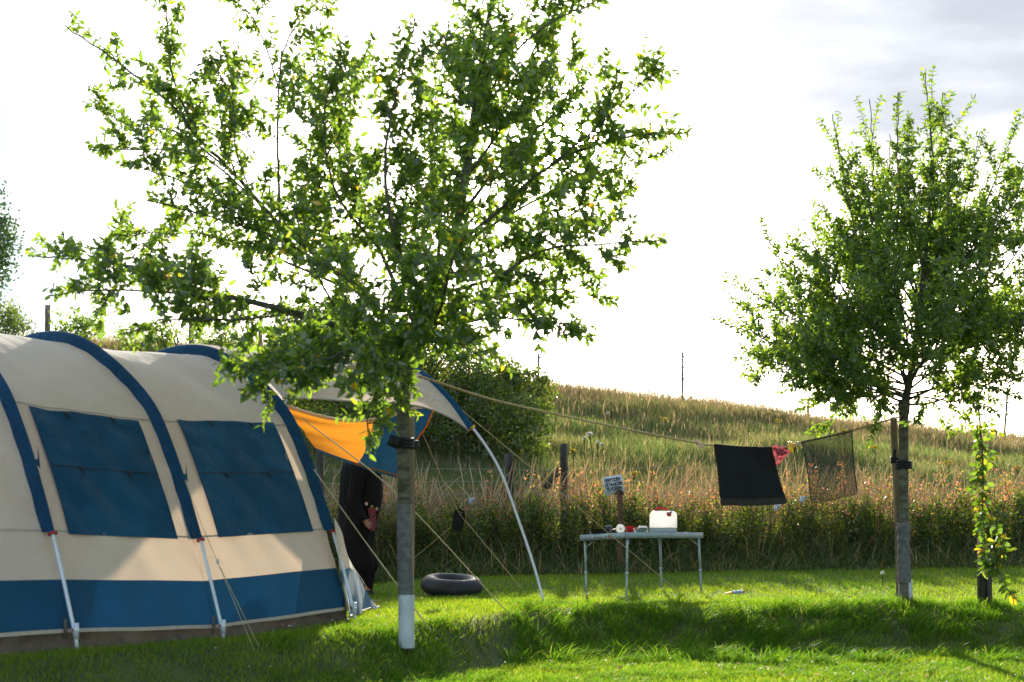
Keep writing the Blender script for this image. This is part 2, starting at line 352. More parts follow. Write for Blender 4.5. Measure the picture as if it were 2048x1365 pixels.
M['tubeR'] = surf('inner_tube_rubber', (.006, .008, .010), (.012, .015, .018), 6, .62, bump=.15, bscale=20, spec=.5)
M['tablemetal'] = surf('table_aluminium', (.30, .37, .40), (.38, .45, .48), 12, .5, metal=.2)
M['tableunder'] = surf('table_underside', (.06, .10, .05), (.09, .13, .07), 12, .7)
M['panblack'] = surf('black_pan', (.012, .014, .012), (.02, .024, .018), 14, .5)
M['navy'] = surf('navy_plastic', (.02, .025, .05), None, rough=.5)
M['white'] = surf('white_plastic', (.82, .82, .80), (.76, .76, .74), 20, .5, trans=.35, tcol=(.9, .88, .84))
M['jerry'] = surf('milky_plastic', (.85, .85, .83), (.80, .80, .78), 12, .3, trans=.62, tcol=(.97, .95, .92))
M['water'] = surf('water_behind_plastic', (.38, .44, .45), (.46, .52, .53), 18, .3, trans=.25, tcol=(.45, .52, .52))
M['red'] = surf('red_plastic', (.5, .02, .015), None, rough=.4, trans=.25, tcol=(.7, .03, .02))
M['greyp'] = surf('grey_plastic', (.42, .44, .46), None, rough=.5)
M['plate'] = surf('grey_green_plate', (.32, .40, .40), None, rough=.4)
M['tanp'] = surf('tan_plastic', (.5, .33, .2), None, rough=.5)
M['towel'] = fabric('black_towel', (.009, .011, .012), (.016, .018, .018), .10, (.03, .03, .025), bump=.5, wscale=6)
M['towelhem'] = fabric('towel_hem', (.018, .018, .015), (.028, .026, .02), .08, (.02, .018, .012), bump=.5)
M['redcloth'] = fabric('faded_red_cloth', (.24, .04, .06), (.34, .08, .10), .3, (.5, .12, .14), bump=.8, wscale=9)
M['blackcloth'] = fabric('black_dress_cloth', (.006, .0055, .006), (.012, .010, .011), .03, bump=.7, wr=(2.5, 2.5, .4), wscale=6)
M['skin'] = surf('skin', (.36, .17, .11), (.42, .21, .14), 20, .55, trans=.1)
M['hair'] = surf('hair', (.04, .025, .015), (.08, .05, .03), 60, .6)
M['paint'] = surf('black_paint', (.015, .015, .02), None, rough=.6)
M['signwhite'] = surf('sign_white', (.60, .65, .70), (.68, .72, .76), 14, .6)
M['rust'] = surf('rusty_brown', (.09, .045, .025), (.17, .09, .05), 18, .85, bump=.6)
M['yelp'] = surf('yellow_plastic', (.8, .55, .03), None, rough=.4, trans=.3)
M['pinkp'] = surf('pale_pink_plastic', (.72, .5, .42), None, rough=.5, trans=.2)
M['bluep'] = surf('pale_blue_plastic', (.3, .42, .6), None, rough=.4)
M['greenpost'] = surf('green_metal_post', (.05, .09, .07), (.09, .10, .07), 8, .6)
m, nt = newmat('knit_mesh_towel')   # open knit: rows of loops with holes between
t = nt.nodes.new('ShaderNodeUVMap'); sp = nt.nodes.new('ShaderNodeSeparateXYZ')
M['knit'] = surf('dark_knit', (.022, .028, .036), (.04, .045, .05), 30, .9, trans=.2)

# ================================================================ ground
xs = np.unique(np.concatenate([np.linspace(-400, -40, 10), np.linspace(-40, -9, 32), np.arange(-9, 11, .14), np.linspace(11, 45, 32), np.linspace(45, 400, 10)]))
ys = np.unique(np.concatenate([np.linspace(-200, -10, 8), np.linspace(-10, 5, 12), np.arange(5, 24, .12), np.arange(24, 50, .6), np.linspace(50, 140, 16), np.linspace(140, 900, 6)]))
X, Y = np.meshgrid(xs, ys, indexing='ij'); Z = G(X, Y)
ny = len(ys); i = np.arange(len(xs) - 1)[:, None] * ny; j = np.arange(ny - 1)[None]
Q = np.stack([i + j, i + ny + j, i + ny + j + 1, i + j + 1], -1).reshape(-1, 4)
g_ = obj('ground', (np.stack([X, Y, Z], -1).reshape(-1, 3), [Q]), M['soil'], smooth=True); tag(g_, 'sloping grassy ground of the campsite and hill', 'ground', kind='structure')

# tent frame geometry, needed for keeping grass out from under it
CD = np.array([-.85, .53, 0]); AX = np.array([.53, .85, 0])
half = [(0, 0), (.234, .71), (.50, 1.345), (.773, 1.75), (1.343, 2.15), (1.85, 2.26)]
PROF = spl(half + [(3.7 - s, h) for s, h in half[::-1][1:]], 200)
FEET = {'Z': (-3.40, 7.45), 'A': (-2.658, 8.709), 'B': (-1.978, 9.8), 'C': (-1.2095, 11.03)}
FZ = {'Z': .36, 'A': .357, 'B': .318, 'C': .387}
def in_tent(x, y):
    rx = x - FEET['Z'][0] + .55; ry = y - FEET['Z'][1] + .85
    den_ = AX[0] * CD[1] - AX[1] * CD[0]
    a = (rx * CD[1] - ry * CD[0]) / den_; c = (AX[0] * ry - AX[1] * rx) / den_
    return (a > -.1) & (a < 5.15) & (c > .16) & (c < 3.55)

# ================================================================ lawn
def scatter(n, ylo, yhi, margin=1.0, power=1.0):
    y = ylo + (yhi - ylo) * rng.uniform(0, 1, n) ** power; hw = .372 * y + margin
    x = rng.uniform(-1, 1, n) * hw; return x, y
def dens(n, ylo, yhi, k):      # density falling as 1/y^k
    y = np.linspace(ylo, yhi, 400); w = (.372 * y * 2) / y ** k; c = np.cumsum(w); c /= c[-1]
    yy = np.interp(rng.uniform(0, 1, n), c, y); x = rng.uniform(-1, 1, n) * (.372 * yy + .6); return x, yy
x, y = dens(330000, 6.6, 22.0, 1.5)
ok = ~in_tent(x, y) & (y < hedge_y(x) - .2); x, y = x[ok], y[ok]
cl = np.clip(.5 + .6 * wob(x, y, 2.3, 1) + .3 * wob(x, y, 7, 4), 0, 1)
h = rng.uniform(.02, .048, len(x)) * (1 + .7 * cl); w = rng.uniform(.004, .008, len(x)) * (y / 10) ** .5
V, Fs = blades(np.stack([x, y, G(x, y) - .005], 1), h, w, rng.uniform(.1, .9, len(x)))
tag(obj('lawn_grass', (V, Fs), M['lawn']), 'short mown green lawn grass', 'grass', kind='stuff')
# long grass tumbling over the bank, in tufts
nt_ = 3400; tx, ty = dens(nt_, 8.9, 13.9, 1.0)
keep = ((tx > .0) & (ty > 10.4) | (tx > -1.6) & (ty < 10.9)) & ~in_tent(tx, ty) & (rng.uniform(0, 1, nt_) < .35 + .65 * (wob(tx, ty, 1.3, 3) > -.1)); tx, ty = tx[keep], ty[keep]
tt = np.clip((13.3 - ty) / 1.2, 0, 1)
per = 46; bx = np.repeat(tx, per) + rng.normal(0, .055, len(tx) * per); by = np.repeat(ty, per) + rng.normal(0, .055, len(tx) * per)
th = np.repeat(rng.uniform(.06, .21, len(tx)) * (1 - .35 * sstep(2.5, 5, tx)) * np.where((ty > 13.2) | (ty < 11.0), .5, 1), per)
taz = np.repeat(rng.normal(-1.2, .9, len(tx)), per) + rng.normal(0, .6, len(bx))
V, Fs = blades(np.stack([bx, by, G(bx, by) - .01], 1), th * rng.uniform(.6, 1.2, len(bx)), rng.uniform(.005, .009, len(bx)), rng.uniform(.5, 1.5, len(bx)), az=taz, seg=3)
tag(obj('bank_grass', (V, Fs), M['bankgrass']), 'longer tufted green grass on the bank below the table', 'grass', kind='stuff')
# grass tufts at tree feet and tent edge
def tuft(cx, cy, r, n, hh):
    a = rng.uniform(0, 2 * np.pi, n); rr = r * np.sqrt(rng.uniform(.1, 1, n)); x = cx + rr * np.cos(a); y = cy + rr * np.sin(a)
    return blades(np.stack([x, y, G(x, y) - .01], 1), rng.uniform(.4, 1, n) * hh, rng.uniform(.005, .009, n), rng.uniform(.1, .9, n), seg=3)
T1 = P(812, 1285, 9.8); T2 = P(1808, 1215, 13.2)
gs = [tuft(T1[0], T1[1], .22, 500, .11), tuft(T2[0], T2[1], .3, 800, .15), tuft(P(1968, 0, 13.1)[0], 13.1, .22, 500, .16)]
for t_ in np.linspace(0, 1, 26):
    p = np.array(FEET['Z']) * (1 - t_) + np.array(FEET['C']) * t_; gs.append(tuft(p[0], p[1], .16, 90, .045))
tag(obj('tuft_grass', join(*gs), M['bankgrass']), 'longer grass round tree feet and tent edge', 'grass', kind='stuff')
# small white clover heads and fallen leaves in the lawn
x, y = dens(260, 8.6, 14.5, 1.0); ok = (x > -2) & ~in_tent(x, y); x, y = x[ok], y[ok]
gsc = []
p = np.stack([x, y, G(x, y) + .055], 1); nrm = unit(rvec(len(p)) * .5 + [0, 0, 1.])
for k in range(3): gsc.append(leaves(p, rvec(len(p)), rvec(len(p)), .010, .009, False, 0))
tag(obj('clover_flowers', join(*gsc), M['whitefl']), 'tiny white clover heads scattered in the lawn', 'flowers', kind='stuff')

x, y = dens(150, 8.6, 16, .8); ok = (x > -1.5) & ~in_tent(x, y); x, y = x[ok], y[ok]
p = np.stack([x, y, G(x, y) + .045], 1)
tag(obj('fallen_leaves', leaves(p, rvec(len(p)) * [1, 1, .3], rvec(len(p)) * .6 + [0, 0, 1.], .05, .028, True, .3), M['dryseed']), 'small withered leaves lying in the lawn', 'fallen leaves', kind='stuff')
# verge grass before the hedge
x = rng.uniform(-7, 10.5, 60000); off = rng.uniform(0, 1, len(x)) ** 1.1 * 1.45; y = hedge_y(x) - .25 - off
h = (rng.uniform(.14, .34, len(x)) + .45 * (rng.uniform(0, 1, len(x)) < .07)) * (1.15 - .85 * off / 1.5) * (1 + .35 * wob(x, y, 1.6)); 
V, Fs = blades(np.stack([x, y, G(x, y) - .01], 1), h, rng.uniform(.008, .014, len(x)), rng.uniform(.1, 1.1, len(x)), seg=3)
tag(obj('verge_grass', (V, Fs), M['verge']), 'rough uncut green grass along the foot of the hedge', 'grass', kind='stuff')
# hillside grass
def hill_pts(n, a, b, k=1.2):
    y = np.linspace(22, 44.5, 300); w = (.4 * y * 2) / y ** k; c = np.cumsum(w); c /= c[-1]
    yy = np.interp(rng.uniform(0, 1, n), c, y); x = rng.uniform(-1, 1, n) * (.39 * yy + 1); ok = yy > hedge_y(x) + .5
    return x[ok], yy[ok]
x, y = hill_pts(230000, 22, 44.5)
crest = sstep(36, 43, y)
h = rng.uniform(.18, .42, len(x)) * (1 + .6 * crest) * (1 + .35 * wob(x, y, .8)); w = rng.uniform(.007, .013, len(x)) * (y / 22)
V, Fs = blades(np.stack([x, y, G(x, y) - .02], 1), h, w, rng.uniform(.1, .7, len(x)))
cm = rng.uniform(0, 1, len(x)) < sstep(35, 42, y) * .8
V2, F2 = blades(np.stack([x, y, G(x, y)], 1)[cm], h[cm] * 1.15, w[cm], rng.uniform(.1, .8, cm.sum()))
tag(obj('crest_grass', (V2, F2), M['dryseed']), 'straw coloured dry grass along the crest of the hill', 'grass', kind='stuff')
tag(obj('hillside_grass', (V, Fs), M['hillgrass']), 'rough green and straw coloured grass covering the hillside', 'grass', kind='stuff')
# seed stalks on the crest and hillside
x, y = hill_pts(8000, 22, 44, .6); y = np.where(rng.uniform(0, 1, len(y)) < .55, rng.uniform(38, 44, len(y)), y)
h = rng.uniform(.4, .8, len(x)) * (1 + .9 * (rng.uniform(0, 1, len(x)) > .94)); B = np.stack([x, y, G(x, y)], 1)
az = rng.uniform(0, 6.28, len(x)); ln = rng.uniform(.05, .35, len(x))
s1 = blades(B, h, np.full(len(x), .005), ln, az=az)
tip = B + np.array([0, 0, 1.]) * (h * (1 - .35 * ln) * .82)[:, None] + np.stack([np.cos(az), np.sin(az), 0 * az], 1) * (h * ln * .7)[:, None]
s2 = leaves(tip, unit(np.stack([np.cos(az) * ln, np.sin(az) * ln, np.ones(len(x))], 1)), rvec(len(x)), h * .25, .017, False, .05)
tag(obj('hill_seed_heads', join(s1, s2), M['dryseed']), 'brown grass seed heads standing on hillside and crest', 'grass', kind='stuff')

# tall dry growth directly behind the hedge
x = rng.uniform(-7, 10.5, 52000); y = hedge_y(x) + .35 + rng.uniform(0, 1, len(x)) ** 1.4 * 3.2
h = rng.uniform(.45, .95, len(x)) * (1 + .3 * wob(x, y, 1.1, 2))
V, Fs = blades(np.stack([x, y, G(x, y)], 1), h, rng.uniform(.007, .012, len(x)), rng.uniform(.05, .8, len(x)), seg=3)
tag(obj('dry_meadow_grass', (V, Fs), M['dryseed']), 'dense dry straw and reddish grass behind the hedge', 'grass', kind='stuff')
# tall stalks with drooping seed heads
n = 1500; x = rng.uniform(-7, 10, n); cl = wob(x, x * 0, 1.9, 1) > -.35; x = x[cl | (rng.uniform(0, 1, n) < .3)]; n = len(x)
y = hedge_y(x) + rng.uniform(.2, 1.8, n); hh = rng.uniform(.9, 1.65, n); gs = []
for k in range(n):
    a = rng.normal(.2, 1.4); l = rng.uniform(.05, .5); b = np.array([x[k], y[k], GZ(x[k], y[k])]); d = np.array([math.cos(a), math.sin(a) * .5, 0])
    t_ = np.linspace(0, 1, 8)[:, None]
    pts = b + np.array([0, 0, 1.]) * hh[k] * (t_ - .3 * l * t_ ** 3) + d * hh[k] * l * t_ ** 2.4
    r = np.array([.0032, .003, .0026, .0023, .0032, .008, .0075, .002]) * rng.uniform(.8, 1.2)
    gs.append(tube(pts, r, 3, False))
tag(obj('tall_grass_stalks', join(*gs), M['straw']), 'tall pale grass stalks with long seed heads above the hedge', 'grass', kind='stuff')

# ================================================================ hedge
hedge = thing('hedge', 'low dark hawthorn hedge running behind the lawn below the hill', 'hedge', (0, 20.3, GZ(0, 20.3)))
pls = np.arange(-7.5, 11, .17); pls = pls + rng.normal(0, .06, len(pls)); P0 = []; st = []; sh = []; shd = []
for xx in pls:
    yy = float(hedge_y(xx)) + rng.uniform(-.55, .2); gz = GZ(xx, yy); H = rng.uniform(.80, 1.02) * (1 + .08 * math.sin(xx * 1.9))
    for _ in range(7):
        e = np.array([xx + rng.normal(0, .17), yy + rng.normal(0, .16), gz + H * rng.uniform(.75, 1.1)]); b = np.array([xx + rng.normal(0, .05), yy, gz])
        pts = spl([b, b * .5 + e * .5 + rng.normal(0, .05, 3), e], 7); st.append(tube(pts, np.linspace(.009, .003, 7), 4, False))
        m_ = int(rng.uniform(110, 240) * (.55 + .75 * max(0, .5 + .5 * math.sin(xx * 3.1 + 2 * math.sin(xx))))); t_ = rng.uniform(.0, 1, m_) ** .8
        c = np.stack([np.interp(t_, np.linspace(0, 1, 7), pts[:, k]) for k in range(3)], 1) + rng.normal(0, .055, (m_, 3)); P0.append(c)
    for _ in range(4):
        b = np.array([xx + rng.normal(0, .15), yy + rng.normal(.1, .2), gz + H * .8]); Lh = rng.uniform(.15, .7) * (1.3 if rng.uniform() < .15 else 1)
        e = b + [rng.normal(0, .09), rng.normal(0, .09), Lh]; pts = spl([b, (b + e) / 2 + rng.normal(0, .02, 3), e], 6); st.append(tube(pts, np.linspace(.005, .002, 6), 3, False))
        m_ = int(8 + Lh * 40); t_ = rng.uniform(0, 1, m_); c = np.stack([np.interp(t_, np.linspace(0, 1, 6), pts[:, k]) for k in range(3)], 1) + rng.normal(0, .022, (m_, 3)); sh.append(c)
P0 = np.vstack(P0); sh = np.vstack(sh)
obj('foliage', leaves(P0, rvec(len(P0)) + [0, 0, .3], rvec(len(P0)), rng.uniform(.028, .055, len(P0)), rng.uniform(.02, .034, len(P0)), False), M['hedge'], hedge)
obj('young_shoots', leaves(sh, rvec(len(sh)) + [0, 0, .4], rvec(len(sh)), rng.uniform(.03, .055, len(sh)), rng.uniform(.018, .03, len(sh)), False), M['redshoot'], hedge, label='reddish and yellow young shoots on top of the hedge')
obj('stems', join(*st), M['twig'], hedge)

# ================================================================ fence behind the hedge
def post(px, ptop, D, w=.1, lean=0, slug=.0, round_=False):
    x = (px - 1024) / F * D; zt = 1 + (1085 - ptop) / F * D; zb = GZ(x, D) - .1
    return x, D, zb, zt
fn = thing('wire_fence', 'dark post and wire fence behind the hedge', 'fence', (0, 21.5, GZ(0, 21.5)))
def rough_post(x, y, zb, zt, r, lean=0, n=7, taper=.92):
    k = 9; t_ = np.linspace(0, 1, k); pts = np.stack([x + lean * t_ + rng.normal(0, r * .06, k), np.full(k, y), zb + (zt - zb) * t_], 1)
    return tube(pts, r * (1 - (1 - taper) * t_) * (1 + rng.normal(0, .05, k)), n)
posts = [(1018, 908, .075), (1128, 888, .06), (640, 900, .06)]
for px, pt, r in posts:
    D = float(hedge_y((px - 1024) / F * 21.5)) + 1.15; x, y, zb, zt = post(px, pt, D); obj('post', rough_post(x, y, zb, zt, r, 0), M['darkwood'], fn)
D = 21.9; obj('brace', tube([P(1092, 975, 21.4), P(1130, 925, 21.6)], .05, 7), M['darkwood'], fn)
for hgt, nm in ((938, 0), (963, 0), (988, 0)):
    a = P(200, hgt + 6, 19.6); b = P(1235, hgt, 21.9); c = P(2350, hgt - 3, 24.3)
    obj('wire', tube(spl([a, b, c], 30) + np.array([0, 0, 1.]) * (np.sin(np.arange(30)) * .012)[:, None], .002, 4, False), M['galv'], fn)
for px, py in ((942, 1003), (1553, 1016), (1604, 1000)):
    obj('insulator', join(box(P(px, py, 20.2), (.05, .03, .09), .2), box(P(px + 4, py - 4, 20.2), (.03, .05, .05), .3)), M['whiteguard'], fn)

# warning sign
SD = 19.35
sg = thing('warning_sign', 'small white tilted sign with black Dutch lettering on rusty post', 'sign', GP(1237, SD))
x0, y0, zb, _ = post(1240, 1000, SD); c0 = P(1227, 971, SD)
obj('post', rough_post(P(1240, 0, SD)[0], SD + .02, zb, P(0, 981, SD)[2], .042, .0), M['rust'], sg)
obj('clamp', tube(spl([P(1231, 990, SD - .045), P(1236, 983, SD - .05), P(1243, 983, SD - .05), P(1247, 989, SD - .045)], 10), .016, 8), M['rust'], sg)
sw, shh = 39 / F * SD, 37 / F * SD; tilt = R_(9)
rotY = np.array(Matrix.Rotation(-tilt, 3, 'Y'))
bv = box(c0 + [0, -.01, 0], (sw, .008, shh)); obj('board', rot_geo(bv, rotY, c0), M['signwhite'], sg)
for k, txt in enumerate(('VERBODEN', 'DE PAARDEN', 'TE VOEREN')):
    cu = bpy.data.curves.new('t', 'FONT'); cu.body = txt; cu.align_x = 'CENTER'; cu.align_y = 'CENTER'; cu.size = .062; cu.extrude = .001; cu.offset = .0028; cu.space_character = 1.05
    to = bpy.data.objects.new('t', cu); COL.objects.link(to); bpy.context.view_layer.update()
    me = bpy.data.meshes.new_from_object(to); bpy.data.objects.remove(to)
    co = np.zeros(len(me.vertices) * 3, np.float32); me.vertices.foreach_get('co', co); co = co.reshape(-1, 3)
    wd = co[:, 0].max() - co[:, 0].min(); sc_ = sw * (.90 if k else .84) / wd
    if k == 2: sc_ = sw * .80 / wd
    loc = np.stack([co[:, 0] * sc_ + (-.008 if k == 0 else .003), co[:, 2] - .0175, co[:, 1] * 1.12 + .074 - k * .062], 1)
    loc = loc @ rotY.T + c0 - ORG[sg.name]; me.vertices.foreach_set('co', loc.astype(np.float32).ravel()); me.materials.clear(); me.materials.append(M['paint'])
    o = bpy.data.objects.new('lettering', me); COL.objects.link(o); o.parent = sg

# posts on the ridge
def ridge(px, py, D, name, label, cat, group, mat, r, lean=0, extra=False):
    x = (px - 1024) / F * D; zt = 1 + (1085 - py) / F * D; zb = GZ(x, D) - .2
    t_ = thing(name, label, cat, (x, D, zb), group)
    obj('shaft', rough_post(x, D, zb, zt, r, lean, 6), mat, t_)
    if extra:
        for dz in (.12, .45, .8): obj('insulator', box((x + lean * (1 - dz / (zt - zb)) + .04, D - .02, zt - dz), (.06, .04, .05)), M['paint'], t_)
for px, py, lean, lab in ((1077, 708, 0, 'thin green metal fence post on the ridge beside the big bush'), (1365, 705, .0, 'thin dark metal fence post standing alone on the ridge, tallest against the sky'),
                          (1616, 800, 0, 'short thin fence post on the ridge just left of the right tree crown'), (2006, 776, .0, 'thin leaning metal fence post on the ridge at the right edge')):
    ridge(px, py, 42.5, 'ridge_post', lab, 'fence post', 'thin fence posts along the ridge', M['greenpost'], .04, .14 if px > 1900 else .0, True)
for px, py, r, lab in ((96, 611, .085, 'thick weathered wooden post on the skyline above the tent, leftmost'), (381, 627, .085, 'weathered wooden post on the skyline above the second tent arch'),
                  (493, 625, .045, 'thin green topped post on the skyline left of the bush'), (518, 651, .075, 'short weathered wooden post on the skyline beside the bush')):
    ridge(px, py, 40, 'wooden_post', lab, 'fence post', 'posts on the skyline behind the tent', M['oldwood'] if r > .05 else M['greenpost'], r, rng.normal(0, .03))

# ================================================================ wild flowers
def umbel(px, py, D, mat, label, name, cat, group, r=.1):
    c = P(px, py, D); b = np.array([c[0] + rng.normal(0, .05), D, GZ(c[0], D)])
    t_ = thing(name, label, cat, b, group); st = [tube(spl([b, (b + c) / 2 + [.03, 0, 0], c - [0, 0, .05]], 8), .006, 4, False)]; hp = []
    for k in range(9):
        e = c + [rng.normal(0, r * .4), rng.normal(0, r * .4), rng.normal(0, r * .2)]; st.append(tube([c - [0, 0, .12], e], .003, 3, False)); hp.append(e + rng.normal(0, r * .26, (14, 3)) * [1, 1, .5])
    hp = np.vstack(hp); obj('stem', join(*st), M['verge'], t_)
    obj('flower_head', leaves(hp, rvec(len(hp)) * [1, 1, .4], rvec(len(hp)) * .5 + [0, 0, 1.], .028, .024, False, .05), mat, t_)
for (px, py, D), w_ in zip(((1558, 842, 30), (1330, 838, 31), (1588, 893, 26), (1688, 862, 30), (1147, 902, 24.5), (1750, 895, 27), (1897, 925, 24), (1267, 948, 23), (2035, 935, 24)),
        ('uppermost left of the tree', 'high on the slope above the sign', 'beside the yellow peg', 'right of the knitted towel top', 'beside the braced dark fence post', 'just left of the wooden stake',
         'between the right tree trunk and hanging branch', 'right above the white sign', 'at the far right edge')):
    umbel(px, py, D, M['yellow'], 'yellow ragwort flower on the slope, ' + w_, 'ragwort', 'wild flower', 'yellow ragwort flowers on the slope', .075)
for (px, py, D), w_ in zip(((1180, 868, 26), (1216, 826, 30), (1168, 876, 25), (1195, 885, 25), (1204, 889, 24.5)),
        ('largest one left of the middle', 'highest up the slope', 'small one left of the largest', 'small one below the largest', 'lowest of the group')):
    umbel(px, py, D, M['whitefl'], 'white umbel flower on the slope, ' + w_, 'white_umbel', 'wild flower', 'white umbel flowers on the slope', .05 if px == 1180 else .022)
# dandelion clock on the lawn
c = P(1765, 1146, 16.8); b = np.array([c[0], 16.8, GZ(c[0], 16.8)]); t_ = thing('dandelion', 'tall single dandelion seed head on lawn left of the right tree', 'wild flower', b)
obj('stem', tube([b, c], .006, 5), M['verge'], t_); hp = c + rvec(60) * .012
obj('seed_head', leaves(hp, rvec(60), rvec(60), .02, .015, False), M['whitefl'], t_)

# ================================================================ big bush, small shrubs and far trees on the hill
def cloud(cen, rad, n, clumps, jitter=.16):
    cc = rvec(clumps) * rng.uniform(.25, 1, (clumps, 1)) ** .5 * rad + cen; cc = cc[cc[:, 2] > GZ(cen[0], cen[1]) - .1]
    k = rng.integers(0, len(cc), n); return cc, cc[k] + rng.normal(0, 1, (n, 3)) * jitter * np.mean(rad)
def bush(name, label, cat, parts, base, mat, leaf, n, clumps, group=None, jitter=.17):
    t_ = thing(name, label, cat, base, group); lp = []; st = []
    for cen, rad, w_ in parts:
        cc, pp = cloud(np.array(cen), np.array(rad), int(n * w_), int(clumps * w_), jitter); lp.append(pp)
        for q in cc[::2]: st.append(tube(spl([np.array(base) + rng.normal(0, .12, 3) * [1, 1, 0], np.array(base) * .4 + q * .6 + rng.normal(0, .12, 3), q], 6), np.linspace(.035, .006, 6), 4, False))
    lp = np.vstack(lp); obj('foliage', leaves(lp, rvec(len(lp)), rvec(len(lp)), rng.uniform(.7, 1.3, len(lp)) * leaf, rng.uniform(.7, 1.3, len(lp)) * leaf * .6, False), mat, t_)
    obj('stems', join(*st), M['twig'], t_)
BD = 30.
bb = GP(800, BD)
bush('big_bush', 'large dark leafy bush on the slope behind the tent porch', 'bush',
     [(P(700, 760, BD), (1.75, 1.2, 1.3), .3), (P(850, 780, BD), (1.6, 1.3, 1.5), .3), (P(985, 800, BD - .5), (1.0, 1, .85), .18), (P(620, 640, BD + .5), (.7, .6, .5), .04), (P(900, 690, BD + .3), (.9, .7, .8), .06), (P(640, 660, BD + .5), (.9, .8, .7), .1), (P(1010, 870, BD - 1.5), (.9, .9, .9), .12), (P(1050, 790, BD), (.6, .6, .75), .06), (P(760, 880, BD - 2), (1.8, .9, .8), .15)],
     bb, M['bushleaf'], .07, 46000, 520, jitter=.13)
bush('leafy_shrub', 'bright leafed young shrub on the skyline left of the wooden post', 'shrub', [(P(150, 655, 38), (.75, .6, .5), 1)], GP(150, 38), M['smallleaf'], .11, 900, 40)
bush('low_shrub', 'low green shrub on the skyline behind the middle tent roof', 'shrub', [(P(300, 672, 36), (1.0, .6, .35), .6), (P(440, 672, 36), (.8, .6, .35), .4)], GP(360, 36), M['smallleaf'], .09, 1800, 60)
bush('edge_shrub', 'olive green shrub at the left edge below the distant tree', 'shrub', [(P(0, 650, 39), (.9, .7, .7), 1)], GP(-5, 39), M['bushleaf'], .08, 2600, 60)
ft = thing('distant_tree', 'tall bluish green tree at the left edge of the view', 'tree', (GP(-90, 52)[0], 52, GP(-90, 52)[2]))
cc, pp = cloud(P(-75, 490, 52), np.array([1.9, 1.9, 3.2]), 9000, 150, .11); b = ORG[ft.name]
obj('crown', leaves(pp, rvec(len(pp)), rvec(len(pp)), rng.uniform(.12, .2, len(pp)), .1, False), M['fartree'], ft)
obj('trunk', join(tube(spl([b - [0, 0, .3], b + [0, 0, 2.5], P(-75, 420, 52)], 10), np.linspace(.28, .06, 10), 8), *[tube([b * .3 + P(-75, 600, 52) * .7, q], .04, 4, False) for q in cc[::4]]), M['bark'], ft)

# ================================================================ the two orchard trees
def interp_path(p, t): return np.array([np.interp(t, np.linspace(0, 1, len(p)), p[:, k]) for k in range(3)])
def grow(limbs, D, seed, spacing, upb, leafL, leafW, twig_len, start=.18, leaf_step=.026, out=.9, sub=True, subd=.055, tipf=.9):
    r = np.random.default_rng(seed); wood = []; lp = []; ld = []; shoots = []
    def rv(): v = r.normal(size=3); return v / np.linalg.norm(v)
    def leaf_twig(b, d, Ln, depth=0):
        k = max(4, int(Ln / .06)); d = d / np.linalg.norm(d); pts = [b]; dd = d.copy()
        for i in range(k):
            dd = dd + rv() * .16 + np.array([0, 0, upb * .05]); dd /= np.linalg.norm(dd); pts.append(pts[-1] + dd * Ln / k)
        pts = np.array(pts); wood.append(tube(pts, np.linspace(.0045 if depth == 0 else .003, .0014, len(pts)), 4 if depth == 0 else 3, False))
        nl = max(3, int(Ln / leaf_step)); phase = r.uniform(0, 6.28)
        for q in range(nl):
            t = .1 + .9 * (q + r.uniform(-.3, .3)) / nl; t = min(max(t, 0), 1); p = interp_path(pts, t)
            tg = pts[min(int(t * k) + 1, k)] - pts[min(int(t * k), k - 1)]; tg /= np.linalg.norm(tg) + 1e-9
            a = phase + q * 2.4; s = np.cross(tg, [0, 0, 1]); s /= np.linalg.norm(s) + 1e-6; u = np.cross(s, tg)
            o = math.cos(a) * s + math.sin(a) * u; lp.append(p); ld.append(tg * r.uniform(.3, .9) + o * .9 + np.array([0, 0, r.uniform(-.45, .25)]))
        if depth == 0 and sub:
            for q in range(int(Ln / subd)):
                t = r.uniform(.15, .95); s_ = rv() + d * .5 + np.array([0, 0, upb * .3]); leaf_twig(interp_path(pts, t), s_, r.uniform(.05, .17), 1)
    for li in limbs:
        pp = np.array([P(a, b_, D + c) for a, b_, c in li['p']]); n = max(12, int(np.sum(np.linalg.norm(np.diff(pp, axis=0), axis=1)) / .07)); q = spl(pp, n)
        q = q + r.normal(0, .006, q.shape) * np.linspace(0, 1, n)[:, None]
        wood.append(tube(q, np.linspace(li['r'], li.get('r1', .004), n) , 8 if li['r'] > .02 else 6, False))
        if li.get('bare'): continue
        Ltot = np.sum(np.linalg.norm(np.diff(q, axis=0), axis=1)); s0 = li.get('s', start); s = s0 * Ltot
        while s < Ltot * tipf:
            t = s / Ltot; p = interp_path(q, t); i_ = min(int(t * (n - 1)), n - 2); tg = q[i_ + 1] - q[i_]; tg /= np.linalg.norm(tg)
            o = rv(); o -= tg * np.dot(o, tg); o /= np.linalg.norm(o)
            d = tg * r.uniform(.3, .9) + o * out + np.array([0, 0, upb * r.uniform(.2, 1)])
            ln = twig_len * r.uniform(.35, 1) * (1.15 - .65 * t) * li.get('k', 1)
            leaf_twig(p, d, ln); s += spacing * r.uniform(.6, 1.5) / li.get('dens', 1)
        for e_ in range(2):
            i_ = min(int((tipf - .02 + .1 * e_) * (n - 1)), n - 3); leaf_twig(q[i_], q[-1] - q[i_] + np.array([0, 0, .02]) + rv() * .04, np.linalg.norm(q[-1] - q[i_]) * 1.05, 1)
    lp = np.array(lp); ld = np.array(ld); nn = r.normal(size=lp.shape) * .8 + [0, -.1, .8]
    g = leaves(lp, ld, nn, r.uniform(.6, 1.2, len(lp)) * leafL, r.uniform(.75, 1.2, len(lp)) * leafW, True, .3)
    return join(*wood), g
